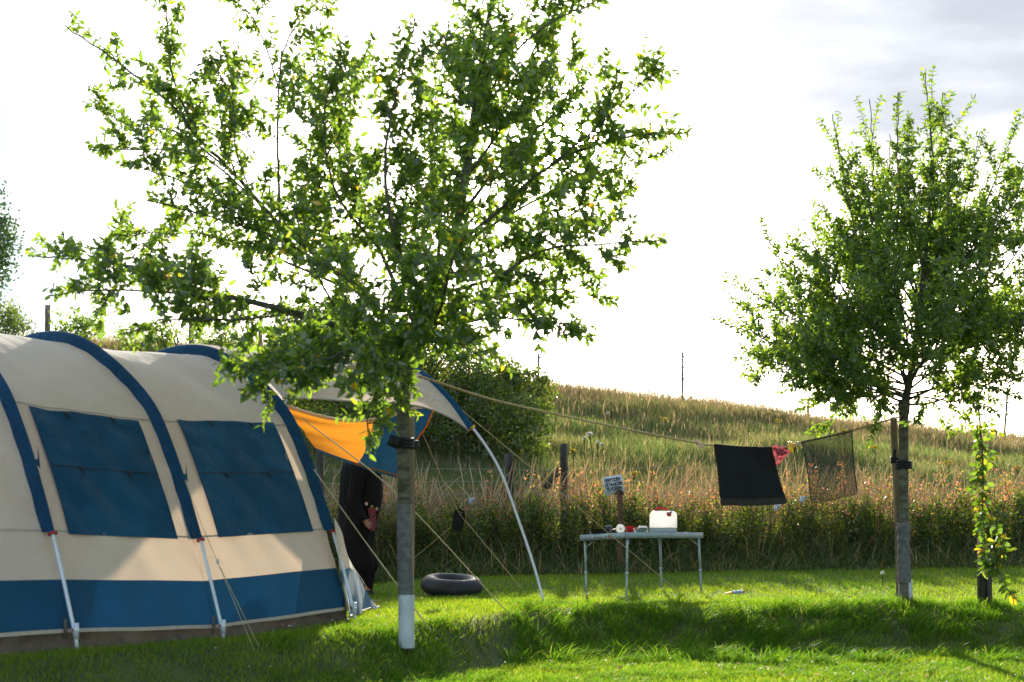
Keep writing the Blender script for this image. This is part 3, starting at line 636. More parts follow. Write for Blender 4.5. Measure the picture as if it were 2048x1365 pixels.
LB = [
 dict(p=[(812, 720, 0), (700, 664, -.3), (600, 628, -.5), (480, 600, -.6), (380, 575, -.5), (250, 532, -.3), (60, 512, 0)], r=.030, s=.3, k=.85, dens=1.25),
 dict(p=[(480, 600, -.6), (330, 585, -.8), (200, 580, -1.0), (95, 590, -1.1)], r=.010, s=.1, k=.75, dens=1.1),
 dict(p=[(600, 628, -.5), (470, 640, -.9), (350, 640, -1.2), (240, 668, -1.4)], r=.010, s=.25, k=.7, dens=1.0),
 dict(p=[(830, 690, .1), (690, 560, .3), (560, 450, .4), (470, 350, .4), (400, 280, .4), (320, 190, .3), (130, 50, .2)], r=.026, s=.32, k=.8, dens=.9),
 dict(p=[(470, 350, .4), (360, 268, .6), (260, 245, .8), (180, 215, .9)], r=.009, s=.2, k=.7, dens=1.0),
 dict(p=[(400, 280, .4), (350, 170, .2), (335, 80, .1), (330, -20, .1)], r=.010, s=.2, k=.6, dens=1.1),
 dict(p=[(500, 390, .4), (400, 310, .2), (300, 300, 0), (175, 300, -.1)], r=.008, s=.35, k=.6, dens=.9),
 dict(p=[(560, 450, .4), (556, 300, .5), (558, 180, .5), (575, 80, .5), (660, -20, .5)], r=.012, s=.35, k=.7, dens=.8),
 dict(p=[(558, 180, .5), (530, 90, .4), (500, 30, .3), (440, -20, .3)], r=.007, s=.35, k=.6, dens=.9),
 dict(p=[(500, 385, .4), (470, 290, .1), (465, 200, 0), (400, 95, -.1)], r=.007, s=.4, k=.6, dens=.9),
 dict(p=[(690, 560, .3), (560, 480, -.2), (440, 440, -.4), (290, 400, -.6)], r=.012, s=.2, k=.8, dens=1),
 dict(p=[(700, 580, .3), (560, 520, .9), (420, 470, 1.2), (220, 470, 1.3)], r=.012, s=.2, k=.85, dens=.9),
 dict(p=[(835, 660, .1), (760, 500, .6), (710, 350, .9), (690, 220, 1), (745, 70, 1)], r=.020, s=.2, k=1, dens=1.15),
 dict(p=[(838, 640, 0), (790, 470, -.7), (770, 340, -.9), (790, 200, -1), (830, 40, -1)], r=.020, s=.2, k=1, dens=1.15),
 dict(p=[(822, 720, 0), (850, 640, 0), (885, 560, 0), (920, 420, 0), (945, 260, .1), (965, 100, .1), (1000, -60, .1)], r=.042, r1=.012, s=.3, k=1.1, dens=1.45),
 dict(p=[(940, 280, .1), (1000, 150, -.4), (1080, 60, -.6), (1230, -15, -.7)], r=.012, s=.1, k=.9, dens=1.1),
 dict(p=[(915, 440, 0), (1000, 330, .5), (1060, 270, .8), (1130, 200, .9), (1150, 60, 1)], r=.014, s=.2, k=.95, dens=1.2),
 dict(p=[(900, 500, 0), (1000, 420, -.4), (1100, 330, -.6), (1230, 280, -.6), (1375, 262, -.6)], r=.016, s=.25, k=.8, dens=1.35),
 dict(p=[(1100, 330, -.6), (1200, 250, -.8), (1270, 180, -.9), (1330, 130, -1)], r=.008, s=.25, k=.75, dens=1.3),
 dict(p=[(880, 570, 0), (1000, 490, .4), (1120, 440, .6), (1200, 400, .7), (1270, 390, .7)], r=.015, s=.25, k=.9, dens=1.4),
 dict(p=[(870, 590, 0), (980, 560, -.5), (1090, 500, -.7), (1200, 490, -.8), (1330, 480, -.9)], r=.015, s=.25, k=.85, dens=1.3),
 dict(p=[(850, 640, 0), (960, 600, .5), (1080, 580, .7), (1180, 590, .8), (1240, 600, .8)], r=.014, s=.3, k=.75, dens=1.1),
 dict(p=[(838, 690, 0), (930, 645, -.4), (1060, 640, -.6), (1150, 655, -.8), (1190, 675, -.8)], r=.013, s=.25, k=.75, dens=1.1),
 dict(p=[(825, 720, 0), (780, 700, -.9), (700, 700, -1.4), (640, 720, -1.8), (480, 735, -2.0)], r=.014, s=.35, k=.6, dens=1.0),
 dict(p=[(690, 700, -1.2), (610, 722, -1.6), (540, 755, -1.9), (505, 800, -2.0)], r=.008, s=.1, k=.55, dens=1.5),
 dict(p=[(640, 720, -1.5), (560, 705, -1.6), (500, 715, -1.7), (445, 745, -1.8)], r=.007, s=.1, k=.5, dens=1.4),
 dict(p=[(700, 664, -.3), (640, 700, .4), (560, 690, .7), (520, 660, .8)], r=.009, s=.2, k=.7, dens=1.2),
 dict(p=[(470, 350, .4), (440, 230, .5), (450, 150, .5), (480, 90, .5)], r=.008, s=.2, k=.7, dens=1.2),
 dict(p=[(560, 450, .4), (430, 400, .2), (330, 350, 0), (240, 330, -.1)], r=.009, s=.3, k=.7, dens=1.2),
 dict(p=[(760, 500, .6), (670, 380, .2), (650, 220, 0), (700, 90, -.1)], r=.012, s=.2, k=.9, dens=1.2),
 dict(p=[(930, 360, .1), (1020, 230, .4), (1060, 120, .5), (1110, 10, .6)], r=.012, s=.2, k=.9, dens=1.3),
 dict(p=[(900, 500, 0), (1020, 430, .6), (1150, 360, .9), (1260, 330, 1), (1340, 300, 1)], r=.012, s=.3, k=.8, dens=1.2),
 dict(p=[(815, 750, 0), (770, 740, -.8), (740, 720, -1.5), (700, 700, -2)], r=.012, s=.1, k=.8, dens=1.0),
 dict(p=[(820, 700, 0), (760, 620, -.9), (700, 560, -1.5), (620, 520, -1.9)], r=.014, s=.2, k=.9, dens=.9),
 dict(p=[(840, 690, 0), (880, 620, -.9), (900, 540, -1.6), (930, 470, -2.0)], r=.014, s=.2, k=.9, dens=1.1),
 dict(p=[(830, 690, 0), (860, 670, -.9), (920, 690, -1.3), (990, 735, -1.5)], r=.011, s=.2, k=.75, dens=1.2),
 dict(p=[(870, 600, 0), (880, 420, .9), (860, 300, 1.2), (880, 150, 1.3), (900, 40, 1.2)], r=.015, s=.2, k=1, dens=1.1),
 dict(p=[(940, 300, .1), (960, 150, -1), (990, 60, -1.4)], r=.012, s=.2, k=.9, dens=1.1),
 dict(p=[(810, 780, 0), (770, 790, -.5), (735, 830, -.9), (745, 905, -1.1)], r=.008, s=.3, k=.45, dens=.9),
 dict(p=[(700, 664, -.3), (640, 560, -.7), (600, 470, -.9), (585, 380, -1)], r=.011, s=.2, k=.9, dens=1.1),
 dict(p=[(700, 580, .3), (650, 440, .9), (620, 320, 1.1), (640, 200, 1.2), (620, 60, 1.2)], r=.011, s=.2, k=.9, dens=1.0),
]
tr1 = thing('apple_tree', 'spreading young apple tree with white painted base in front of the tent', 'tree', T1)
tz = GZ(T1[0], T1[1])
trunk1 = spl([P(812, 1300, 9.8), P(813, 1200, 9.8), P(809, 1000, 9.82), P(806, 860, 9.8), P(810, 780, 9.8), P(826, 705, 9.8)], 40)
wood, lv = grow(LB, 9.8, 11, .072, .45, .062, .033, .62, leaf_step=.016, subd=.06)
rr = .049 + .004 * np.exp(-np.linspace(0, 1, 40) * 14) - .006 * np.linspace(0, 1, 40); rr[-4:] += .006
obj('trunk', join(tube(trunk1, rr, 16), wood), M['bark'], tr1, smooth=True)
obj('crown', lv, M['appleleaf'], tr1)
RB = []
r0 = np.random.default_rng(5)
tips = [(1425, 640, .2), (1445, 560, -.5), (1500, 450, .5), (1475, 700, -.8), (1560, 700, -1.3), (1530, 600, -1.0), (1590, 480, .0), (1665, 230, .2), (1740, 200, .4), (1795, 190, -.3), (1850, 140, 0), (1885, 190, .6),
        (1640, 400, .8), (1720, 350, -.9), (1800, 330, -1.1), (1900, 300, -.7), (1960, 260, .4), (2040, 230, .2), (2130, 260, 0), (2000, 420, -1.3), (1930, 480, -1.5), (2110, 400, -.9), (2200, 350, .3), (2220, 480, .5),
        (2190, 600, -.6), (2230, 690, .4), (2100, 730, -1), (1960, 790, -1.1), (1660, 780, -1.0), (1600, 640, -1.5), (1700, 560, -1.5), (1830, 600, -1.6), (1750, 470, 1.3), (1870, 420, 1.5), (1980, 540, 1.6), (1620, 560, 1.5), (2080, 600, 1.4), (1560, 760, .2), (1500, 690, 1.0), (1550, 540, .9), (1600, 450, -.8), (1660, 330, .3), (1780, 270, .8), (1930, 350, 1.2), (2050, 330, -.6), (2120, 500, 1.2), (2150, 560, -.9), (1460, 600, .6), (1480, 650, -.6), (1620, 730, 1.4), (1900, 560, -1.8), (1800, 480, -1.5), (1690, 470, .4)]
for (tx_, ty_, td) in tips:
    oy = 800 - r0.uniform(0, 1) ** .8 * min(250, .45 * (800 - ty_)) ; ox = 1810 + (800 - oy) * .15
    mx_, my_ = ox * .55 + tx_ * .45, oy * .5 + ty_ * .5
    bow = 26 if tx_ < 1810 else -26
    RB.append(dict(p=[(ox, oy, 0), (ox * .8 + tx_ * .2 - bow * .3, oy * .78 + ty_ * .22, td * .2), (mx_ - bow, my_ + 10, td * .6), (tx_, ty_, td)], r=.011, s=.25, k=1, dens=1))
RB.append(dict(p=[(1808, 815, 0), (1830, 700, 0), (1850, 520, 0), (1862, 350, 0), (1858, 230, 0)], r=.038, r1=.003, s=.25, dens=1.0))
RB.append(dict(p=[(1808, 812, 0), (1770, 808, -.1), (1720, 818, -.15), (1675, 800, -.2)], r=.009, s=.7, k=.4))
RB += [dict(p=[(1815, 810, 0), (1870, 805, -.1), (1925, 785, -.25), (1958, 800, -.3)], r=.014, s=.35, k=.6), dict(p=[(1815, 800, 0), (1900, 765, -.2), (1990, 745, -.4), (2060, 770, -.5)], r=.014, s=.3, k=.7), dict(p=[(1805, 805, 0), (1720, 770, .2), (1610, 745, .4), (1510, 735, .5)], r=.013, s=.3, k=.8)]
wood2, lv2 = grow(RB, 13.2, 21, .080, .65, .054, .028, .68, leaf_step=.0145, out=.9, subd=.062, tipf=.80)
tr2 = thing('plum_tree', 'bushy small leaved fruit tree with upright shoots on the right side of the lawn', 'tree', T2)
trunk2 = spl([P(1808, 1232, 13.2), P(1809, 1150, 13.2), P(1807, 1000, 13.22), P(1807, 880, 13.2), P(1808, 800, 13.2)], 40)
rr = .047 + .014 * np.exp(-np.linspace(0, 1, 40) * 14) - .004 * np.linspace(0, 1, 40); rr[-3:] += .012
obj('trunk', join(tube(trunk2, rr, 16), wood2), M['bark'], tr2, smooth=True)
obj('crown', lv2, M['smallleaf'], tr2)
# hanging branch, part of the right tree
hb = [dict(p=[(1955, 800, -.3), (1960, 850, -.3), (1965, 920, -.3), (1966, 1000, -.3), (1968, 1080, -.3), (1972, 1150, -.3)], r=.010, s=.12, k=1, dens=1),
      dict(p=[(1985, 1090, -.3), (1998, 1140, -.32), (2012, 1175, -.35), (2030, 1200, -.35)], r=.005, s=.1, k=.6, dens=.6),
      dict(p=[(1975, 1010, -.3), (1992, 1060, -.3), (2003, 1100, -.3), (1985, 1140, -.35)], r=.005, s=.1, k=.8, dens=1)]
woodh, lvh = grow(hb, 13.2, 5, .022, -.7, .078, .052, .24, leaf_step=.032, out=1.1, sub=False, tipf=.97)
hbo = obj('hanging_branch', woodh, M['twig'], tr2, label='long broken branch hanging down in front of black post'); obj('yellowing_leaves', lvh, M['hangleaf'], hbo)
# tree guards, stakes, ties
g1 = spl([P(813, 1296, 9.8), P(813, 1190, 9.8)], 14); gp = obj('white_trunk_sleeve', tube(g1, .0555 + rng.normal(0, .0008, 14), 18, False), M['whiteguard'], smooth=True, base=T1)
tag(gp, 'white plastic sleeve round the foot of the apple tree trunk', 'tree guard')
V, Fs = tube(spl([P(812, 1190, 9.8), P(808, 1010, 9.8)], 24), .054 + rng.normal(0, .001, 24), 18, False)
tag(obj('grey_trunk_wrap', (V, Fs), M['guard'], base=T1, smooth=True), 'dull grey mesh wrap round the apple tree above its white sleeve', 'tree guard')
V, Fs = tube(spl([P(1809, 1165, 13.2), P(1807, 1075, 13.2), P(1807, 1045, 13.2)], 24), .059 + rng.normal(0, .003, 24), 18, False)
tag(obj('dark_trunk_wrap', (V, Fs), M['guard'], base=T2, smooth=True), 'dark grey mesh wrap round the lower trunk of the right tree', 'tree guard')
V, Fs = tube(spl([P(1811, 1204, 13.22), P(1811, 1160, 13.22)], 10), .063, 18, False)
tag(obj('pale_trunk_sleeve', (V, Fs), M['whiteguard'], base=T2, smooth=True), 'pale plastic sleeve at the foot of the right tree trunk', 'tree guard')
def stake(px0, px1, ptop, pbot, D, r, label):
    b = P(px0, pbot, D); b[2] = GZ(b[0], D) - .1; t_ = P(px1, ptop, D)
    pts = spl([b, (b + t_) / 2 + [.008, 0, 0], t_ - [0, 0, .012], t_], 20); rr = np.full(20, r); rr[-1] = r * .6
    tag(obj('tree_stake', tube(pts, rr, 12), M['stake'], base=b, smooth=True), label, 'stake', 'wooden tree stakes')
stake(815, 820, 830, 1285, 10.02, .034, 'round wooden stake standing close behind the apple tree trunk')
stake(1800, 1787, 838, 1215, 13.35, .032, 'leaning round wooden stake left of the right tree trunk')
def tie(c1, r1, c2, r2, hgt, label, tail=None):
    gs = []
    for dz in (-.5, 0, .5):
        a = np.linspace(0, 2 * np.pi, 22)
        gs.append(tube(np.stack([c1[0] + (r1 + .006) * np.cos(a), c1[1] + (r1 + .006) * np.sin(a), c1[2] + dz * hgt + .006 * np.sin(a * 2)], 1), .013, 6, False))
        gs.append(tube(np.stack([c2[0] + (r2 + .006) * np.cos(a), c2[1] + (r2 + .006) * np.sin(a), c2[2] + dz * hgt * .7 + .006 * np.cos(a * 2)], 1), .012, 6, False))
    gs.append(box((np.array(c1) + c2) / 2, (.05, .05, hgt)))
    if tail is not None: gs.append(tail)
    tag(obj('tree_tie', join(*gs), M['strap'], base=c1), label, 'strap', 'black tree ties')
tl = rot_geo(box(P(788, 884, 9.72), (.075, .02, .075)), np.array(Matrix.Rotation(R_(22), 3, 'Y')), P(788, 884, 9.72))
tie(P(807, 886, 9.8), .058, P(824, 890, 10.02), .036, .045, 'black rubber strap with loose flap tying the apple tree to its stake', tl)
tie(P(1808, 930, 13.2), .058, P(1791, 921, 13.35), .034, .05, 'black rubber strap tying the right tree to its leaning stake', tube(spl([P(1792, 921, 13.3), P(1789, 910, 13.3), P(1791, 899, 13.28)], 8), .012, 5))

# black post
b = GP(1969, 13.25); tp = P(1969, 1085, 13.25)
bp = thing('black_post', 'short square black post under the hanging branch', 'post', b)
obj('post', box(((b + tp) / 2), (.10, .09, tp[2] - b[2] + .1), .3), M['darkwood'], bp)
obj('edge_strip', box(((b + tp) / 2) + [.0, -.06, 0], (.014, .012, tp[2] - b[2] + .08), .3), M['strap'], bp)

# ================================================================ tent
tent = thing('tunnel_tent', 'large cream and navy blue tunnel tent with porch canopy', 'tent', (-2.6, 10.2, .35))
def prof_at(v): k = np.clip(v, 0, 1) * (len(PROF) - 1); a = np.arange(len(PROF)); return np.interp(k, a, PROF[:, 0]), np.interp(k, a, PROF[:, 1])
def Spt(a, b, u, v, inset=.07, sag=True):
    f = np.array(FEET[a]) * (1 - u) + np.array(FEET[b]) * u; fz = FZ[a] * (1 - u) + FZ[b] * u; s, h = prof_at(v)
    d = np.array([1.85 - s, .7 - h]); d /= np.linalg.norm(d)
    k = 4 * u * (1 - u)
    e_ = math.exp(-u / .07) + math.exp(-(1 - u) / .07)
    ins = inset + (.022 * k * math.sin(math.pi * v) if sag else 0) + .007 * math.sin(9 * u + 23 * v) * k + .0035 * math.sin(150 * v + 6 * u) * e_ * (1 - math.exp(-u / .02)) + .006 * math.sin(26 * u + 50 * v) * k * math.sin(7 * v) ** 2
    s += d[0] * ins; h += d[1] * ins * .9
    return np.array([f[0] + CD[0] * s, f[1] + CD[1] * s, fz + h])
def patch(a, b, u0, u1, v0, v1, nu, nv, inset=.07, fn=None):
    return sheet(lambda p, q: Spt(a, b, u0 + (u1 - u0) * p, v0 + (v1 - v0) * q, inset - (fn(p, q) if fn else 0)), nu, nv)
BAYS = [('Z', 'A'), ('A', 'B'), ('B', 'C')]
for a, b in BAYS:
    obj('canvas_panel', patch(a, b, 0, 1, .066, .934, 44, 240), M['canvas'], tent, smooth=True)
    for v0, v1 in ((.012, .067), (.933, .988)):
        obj('mud_wall', patch(a, b, 0, 1, v0, v1, 20, 8, .068, lambda p, q: .008 * math.sin(p * 21) * math.sin(q * 3.1)), M['bluemud'], tent, smooth=True)
    for vv in (.119, .271): obj('seam', patch(a, b, 0, 1, vv, vv + .0022, 20, 2, .066), M['seam'], tent)
    obj('hem', patch(a, b, 0, 1, .0115, .0155, 20, 2, .062), M['seam'], tent)
    def skirt(p, q, a=a, b=b):
        t_ = Spt(a, b, p, .012, .07); g = t_.copy(); out = (1 - q)
        f = np.array(FEET[a]) * (1 - p) + np.array(FEET[b]) * p; x = t_[0] - CD[0] * .04 * q; y = t_[1] - CD[1] * .04 * q
        z = t_[2] * (1 - q) + (GZ(x, y) - .01) * q
        w_ = .018 * math.sin(p * 19 + a.__hash__() % 5) * q + .012 * math.sin(p * 47) * q
        return np.array([x - CD[0] * (w_ - .03 * math.sin(q * 3.1)), y - CD[1] * (w_ - .03 * math.sin(q * 3.1)), z])
    obj('groundsheet_edge', sheet(skirt, 60, 7), M['brown'], tent, smooth=True)
for a, b, u0, u1, v0, v1 in (('A', 'B', .145, .87, .117, .268), ('B', 'C', .17, .88, .118, .275), ('Z', 'A', .10, .62, .117, .268)):
    def bul(p, q): return .012 + .007 * math.sin((p * 1.3 - q) * 9) * math.sin(3.14 * p) * max(0, .55 - q) * 1.8 + .010 * math.sin(math.pi * p) * math.sin(math.pi * q) + .004 * math.sin(p * 17 + q * 9) * (1 - q) + .005 * math.sin(q * 31 + p * 3) * q ** 2 + .004 * math.sin((p + q) * 14)
    wn = obj('window_cover', patch(a, b, u0, u1, v0, v1, 26, 40, .07, bul), M['blue'], tent, smooth=True)
    vm = (v0 + v1) / 2 + .003
    obj('cover_seam', patch(a, b, u0, u1, vm, vm + .0012, 20, 2, .044), M['strap'], wn)
    for side in (u0, u1): obj('cover_edge', patch(a, b, side - .006, side + .006, v0, v1, 3, 30, .055), M['bluemud'], wn)
    for uu, vv in ((.28, v1 - .004), (.70, v1 - .004), (.24, vm), (.68, vm)):
        c = Spt(a, b, u0 + (u1 - u0) * uu, vv, .035)
        obj('toggle', tube([c, c + [.03, -.01, -.022], c + [.035, -.012, -.04]], [.008, .009, .004], 6), M['strap'], wn)
# arches
for k in 'ZABC':
    f = np.array([*FEET[k], FZ[k]])
    def arch(v, ins=0.):
        s, h = prof_at(v); d = np.array([1.85 - s, .7 - h]); d /= np.linalg.norm(d); s += d[0] * ins; h += d[1] * ins; return f + CD * s + np.array([0, 0, h])
    vs = np.linspace(-.0, 1, 90); pole = np.array([arch(v) for v in vs]); gz0 = GZ(pole[0][0], pole[0][1]); pole[0][2] = min(pole[0][2], gz0) - .02; pole[-1][2] = GZ(pole[-1][0], pole[-1][1]) - .02
    obj('pole', tube(pole, .0125, 10), M['alu'], tent, smooth=True)
    cross = [(-.026, .078), (-.022, .03), (-.017, -.006), (0, -.02), (.017, -.006), (.022, .03), (.026, .078)]
    vv = np.linspace(.118, .882, 100)
    V = np.array([[arch(v, c[1]) + AX * c[0] for c in cross] for v in vv]).reshape(-1, 3); m_ = len(cross); i = np.arange(99)[:, None] * m_; j = np.arange(m_ - 1)[None]
    sv = obj('pole_sleeve', (V, [np.stack([i + j, i + m_ + j, i + m_ + j + 1, i + j + 1], -1).reshape(-1, 4)]), M['navy_sleeve'], tent, smooth=True)
    for v0 in (.1165, .8835):
        obj('sleeve_trim', tube([arch(v0 - .0012), arch(v0 + .0012)], .03, 10), M['redtrim'], sv)
    # tie-down flap on each sleeve
    c = arch(.195, -.02); obj('tie_flap', (np.array([c + AX * .02, c - AX * .02 + [0, 0, .0], c + AX * .08 + [-.02, -.03, -.06], c + AX * .06 + [-.02, -.03, .09]]), [np.array([(0, 1, 2, 3)])]), M['blue'], sv)
    c = arch(.008, -.0); obj('pole_foot', join(tube([c, c + [0, 0, .10]], .017, 8), tube([c + [0, 0, .05], c + [0, 0, .06]], .02, 8)), M['alu'], tent)
    c = arch(.016); obj('pole_band', tube([c, c + [0, 0, .018]], .018, 8), M['redtrim'], tent)
    c = arch(.02, .04) - AX * .03; obj('peg_strap', box(c + [0, 0, -.02], (.012, .03, .12)), M['brown'], tent)
# rear end wall (sloping) and front wall with door
def rear(p, q):
    a = Spt('Z', 'Z', 0, .012 + .976 * p, .07); b0 = np.array([*FEET['Z'], FZ['Z']]) - AX * .75
    s = .35 + 3.0 * p; bt = b0 + CD * s; bt[2] = GZ(bt[0], bt[1]) - .01; bul = math.sin(math.pi * q) * .18
    return a * (1 - q) + bt * q - AX * bul * math.sin(math.pi * p)
obj('rear_wall', sheet(rear, 50, 16), M['canvas'], tent, smooth=True)
fc = np.array([*FEET['C'], FZ['C']]); cs = np.unique(np.r_[np.linspace(.10, 3.6, 60), .42, 1.55]); sprof = np.array([Spt('C', 'C', 0, v, .07) for v in np.linspace(0, 1, 160)])
ss = (sprof - fc) @ CD; hs = sprof[:, 2] - FZ['C']; V = []; Q = []
for a, b in zip(cs[:-1], cs[1:]):
    mid = (a + b) / 2; lo = 1.66 if .42 < mid < 1.55 else .0
    for s_, bot in ((a, lo), (b, lo)):
        top = np.interp(s_, ss, hs); bot = min(bot, top - .07); rowz = np.linspace(bot, max(top, bot + .01), 8)
        for z_ in rowz: V.append(fc + CD * s_ + np.array([0, 0, z_]) + AX * (-.02 + .012 * math.sin(s_ * 9 + z_ * 3)))
    n0 = len(V) - 16; Q += [(n0 + k, n0 + 8 + k, n0 + 9 + k, n0 + 1 + k) for k in range(7)]
obj('front_wall', (np.array(V), [np.array(Q)]), M['canvas'], tent)
# porch side wing near the front foot
def lerp_path(pts, t): pts = np.array(pts); return np.array([np.interp(t, np.linspace(0, 1, len(pts)), pts[:, k]) for k in range(3)])
topE = [P(668, 1035, 11.08), P(688, 1085, 11.5), P(712, 1140, 12.0), P(733, 1183, 12.5), P(752, 1212, 12.95)]
midE = [P(680, 1142, 11.05), P(697, 1134, 11.4), P(714, 1145, 12.02), P(734, 1186, 12.52), P(753, 1214, 12.96)]
botE = [P(697, 1238, 11.05), P(707, 1232, 11.45), P(722, 1226, 12.0), P(738, 1220, 12.5), P(758, 1216, 13.0)]
obj('porch_wing', sheet(lambda p, q: lerp_path(topE, p) * (1 - q) + lerp_path(midE, p) * q + AX * .0 - CD * .02 * math.sin(p * 12), 24, 8), M['canvas'], tent, smooth=True)
obj('porch_mud_wall', sheet(lambda p, q: lerp_path(midE, p) * (1 - q) + lerp_path(botE, p) * q - CD * (.03 * math.sin(p * 14 + q * 2) * q), 30, 10), M['palewing'], tent, smooth=True, label='faded pale blue flared mud wall of the porch')
obj('wing_hem', tube(spl([b_ + [0, 0, .012] for b_ in botE], 20), .008, 5), M['seam'], tent)
# porch arch and canopy
PA = spl([P(*q) for q in ((1090, 1211, 13.65), (1064, 1120, 13.72), (1035, 1035, 13.8), (1004, 950, 13.88), (975, 897, 13.95), (945, 856, 14.02), (900, 797, 14.15), (850, 750, 14.3), (795, 718, 14.5), (735, 703, 14.7), (675, 712, 14.95), (620, 745, 15.2), (575, 800, 15.4), (545, 870, 15.6), (525, 960, 15.75), (510, 1080, 15.9), (505, 1192, 16.0))], 160)
obj('porch_pole', tube(PA, .0135, 10), M['alu'], tent, smooth=True)
i0 = int(np.argmin(np.linalg.norm(PA - P(945, 858, 14.02), axis=1))); i1 = int(np.argmin(np.linalg.norm(PA - P(575, 800, 15.4), axis=1)))
sub = PA[i0:i1 + 1]; cen = sub.mean(0) - [0, 0, .8]
def porch_sleeve():
    V = []; 
    for p_ in sub:
        d = unit(cen - p_); d = d - AX * np.dot(d, AX)
        for a_, c_ in ((-.045, .06), (-.03, .0), (0, -.025), (.03, .0), (.04, .06)): V.append(p_ + AX * a_ + d * c_)
    m_ = 5; n_ = len(sub); i = np.arange(n_ - 1)[:, None] * m_; j = np.arange(m_ - 1)[None]
    return np.array(V), [np.stack([i + j, i + m_ + j, i + m_ + j + 1, i + j + 1], -1).reshape(-1, 4)]
ps = obj('porch_sleeve', porch_sleeve(), M['blue'], tent, smooth=True)
obj('sleeve_trim', tube([sub[0] - unit(sub[1] - sub[0]) * .012, sub[0]], .03, 10), M['yelp'], ps)
nearE = spl([P(*q) for q in ((566, 797, 11.44), (625, 797, 11.95), (700, 801, 12.5), (790, 806, 13.05), (850, 816, 13.4), (903, 838, 13.75), (938, 862, 13.98))], 60)
CA = np.array([Spt('C', 'C', 0, v, .0) for v in np.linspace(.285, .73, 60)])
DA = sub[np.linspace(0, len(sub) - 1, 60).astype(int)]
def canopy(p, q):
    a = interp_path(CA, q); b = interp_path(DA, q); base_ = a * (1 - p) + b * p
    ne = interp_path(nearE, p); lin = CA[0] * (1 - p) + DA[0] * p
    k = 4 * p * (1 - p)
    r_ = base_ + (ne - lin) * (1 - q) ** 2.5; r_[2] -= k * .05 * math.sin(math.pi * q) + .010 * math.sin(q * 60 + p * 4) * math.sin(math.pi * p); r_[2] += k * .0
    return r_
cn = obj('porch_canopy', sheet(canopy, 44, 110), M['canopy'], tent, smooth=True)
obj('canopy_edge', tube(np.array([canopy(p, 0) for p in np.linspace(0, 1, 40)]), .009, 5), M['seam'], cn)
# hanging sun curtain, orange with blue end
def curtain(p, q):
    tl, tr, bl, br = P(572, 815, 12.9), P(870, 818, 14.7), P(634, 902, 13.05), P(792, 956, 14.75)
    t_ = tl * (1 - p) + tr * p - np.array([0, 0, .13]) * math.sin(math.pi * min(p * 1.15, 1)); b = bl * (1 - p) + br * p - np.array([0, 0, .015]) * math.sin(math.pi * p)
    r_ = t_ * (1 - q) + b * q; w_ = .045 * math.sin(q * 15 + p * 4) * math.sin(math.pi * min(q + .2, 1)) * (1 - .5 * p); return r_ + np.array([w_ * .3, w_, -w_ * .2])
cu0 = obj('sun_curtain', sheet(lambda p, q: curtain(p * (.66 - .17 * q), q * .93), 40, 24), M['orange'], tent, smooth=True, label='hanging orange sun curtain under the canopy')
def cb(p, q): s = (.66 - .17 * q); return curtain(s + (1 - s) * p, q * .93)
obj('curtain_end', sheet(cb, 26, 24), M['blue'], cu0, smooth=True)
obj('curtain_hem', sheet(lambda p, q: curtain(p, .93 + .07 * q), 40, 4), M['blue'], cu0, smooth=True)
obj('curtain_binding', tube(np.array([curtain(p, .965) - [0, .01, 0] for p in np.linspace(.42, 1, 20)]), .009, 4), M['orange'], cu0)
obj('curtain_top_roll', tube(np.array([curtain(p, 0) + [0, 0, .012] for p in np.linspace(0, 1, 40)]), .016, 8), M['canvas'], cu0)
obj('curtain_edge', tube(np.array([curtain(1, q) for q in np.linspace(0, 1, 14)]), .009, 5), M['orange'], cu0)
# guy ropes
def rope(pts, r=.004, mat='guy', par=tent, name='guy_rope', n=24): return obj(name, tube(spl([P(*q) for q in pts], n), r, 6, False), M[mat], par)
rope([(925, 822, 14.1), (1105, 972, 14.5), (1235, 1082, 14.9), (1372, 1196, 15.4)], .0048)
rope([(606, 838, 11.4), (790, 985, 11.2), (1012, 1222, 11.95)], .0048)
rope([(628, 940, 11.1), (715, 1062, 10.8), (790, 1165, 10.4), (862, 1262, 10.2)], .0045)
rope([(845, 868, 14.6), (912, 1015, 14.7), (950, 1065, 14.8), (1052, 1188, 15.2)], .0035)
rope([(798, 1142, 15.4), (905, 1052, 14.9)], .003)
rope([(370, 962, 9.95), (404, 1050, 9.8), (434, 1122, 9.65)], .0022)
rope([(434, 1122, 9.65), (508, 1300, 9.3)], .0022); rope([(434, 1122, 9.65), (524, 1306, 9.35)], .0022)
obj('rope_slider', box(P(435, 1123, 9.64), (.02, .012, .03), .3), M['white'], tent)
rope([(0, 0, 1)] * 2, .001) if False else None
pc = P(916, 1040, 14.75)
V, Fs = sheet(lambda p, q: (P(905, 1056, 14.7) * (1 - p) + P(921, 1060, 14.7) * p) * (1 - q) + (P(912, 1022, 14.75) * (1 - p) + P(928, 1028, 14.75) * p) * q + np.array([0, -.03 * math.sin(3.14 * p) * math.sin(3.14 * q), 0]), 10, 12)
V2 = V + [0, .03, 0]; tag(obj('hanging_pouch', join((V, Fs), (V2, Fs), tube(spl([P(905, 1056, 14.71), P(921, 1060, 14.71), P(928, 1028, 14.76), P(912, 1022, 14.76), P(905, 1056, 14.71)], 24), .012, 5)), M['towel'], base=pc), 'small dark pouch hanging from a guy rope between tent and table', 'pouch')

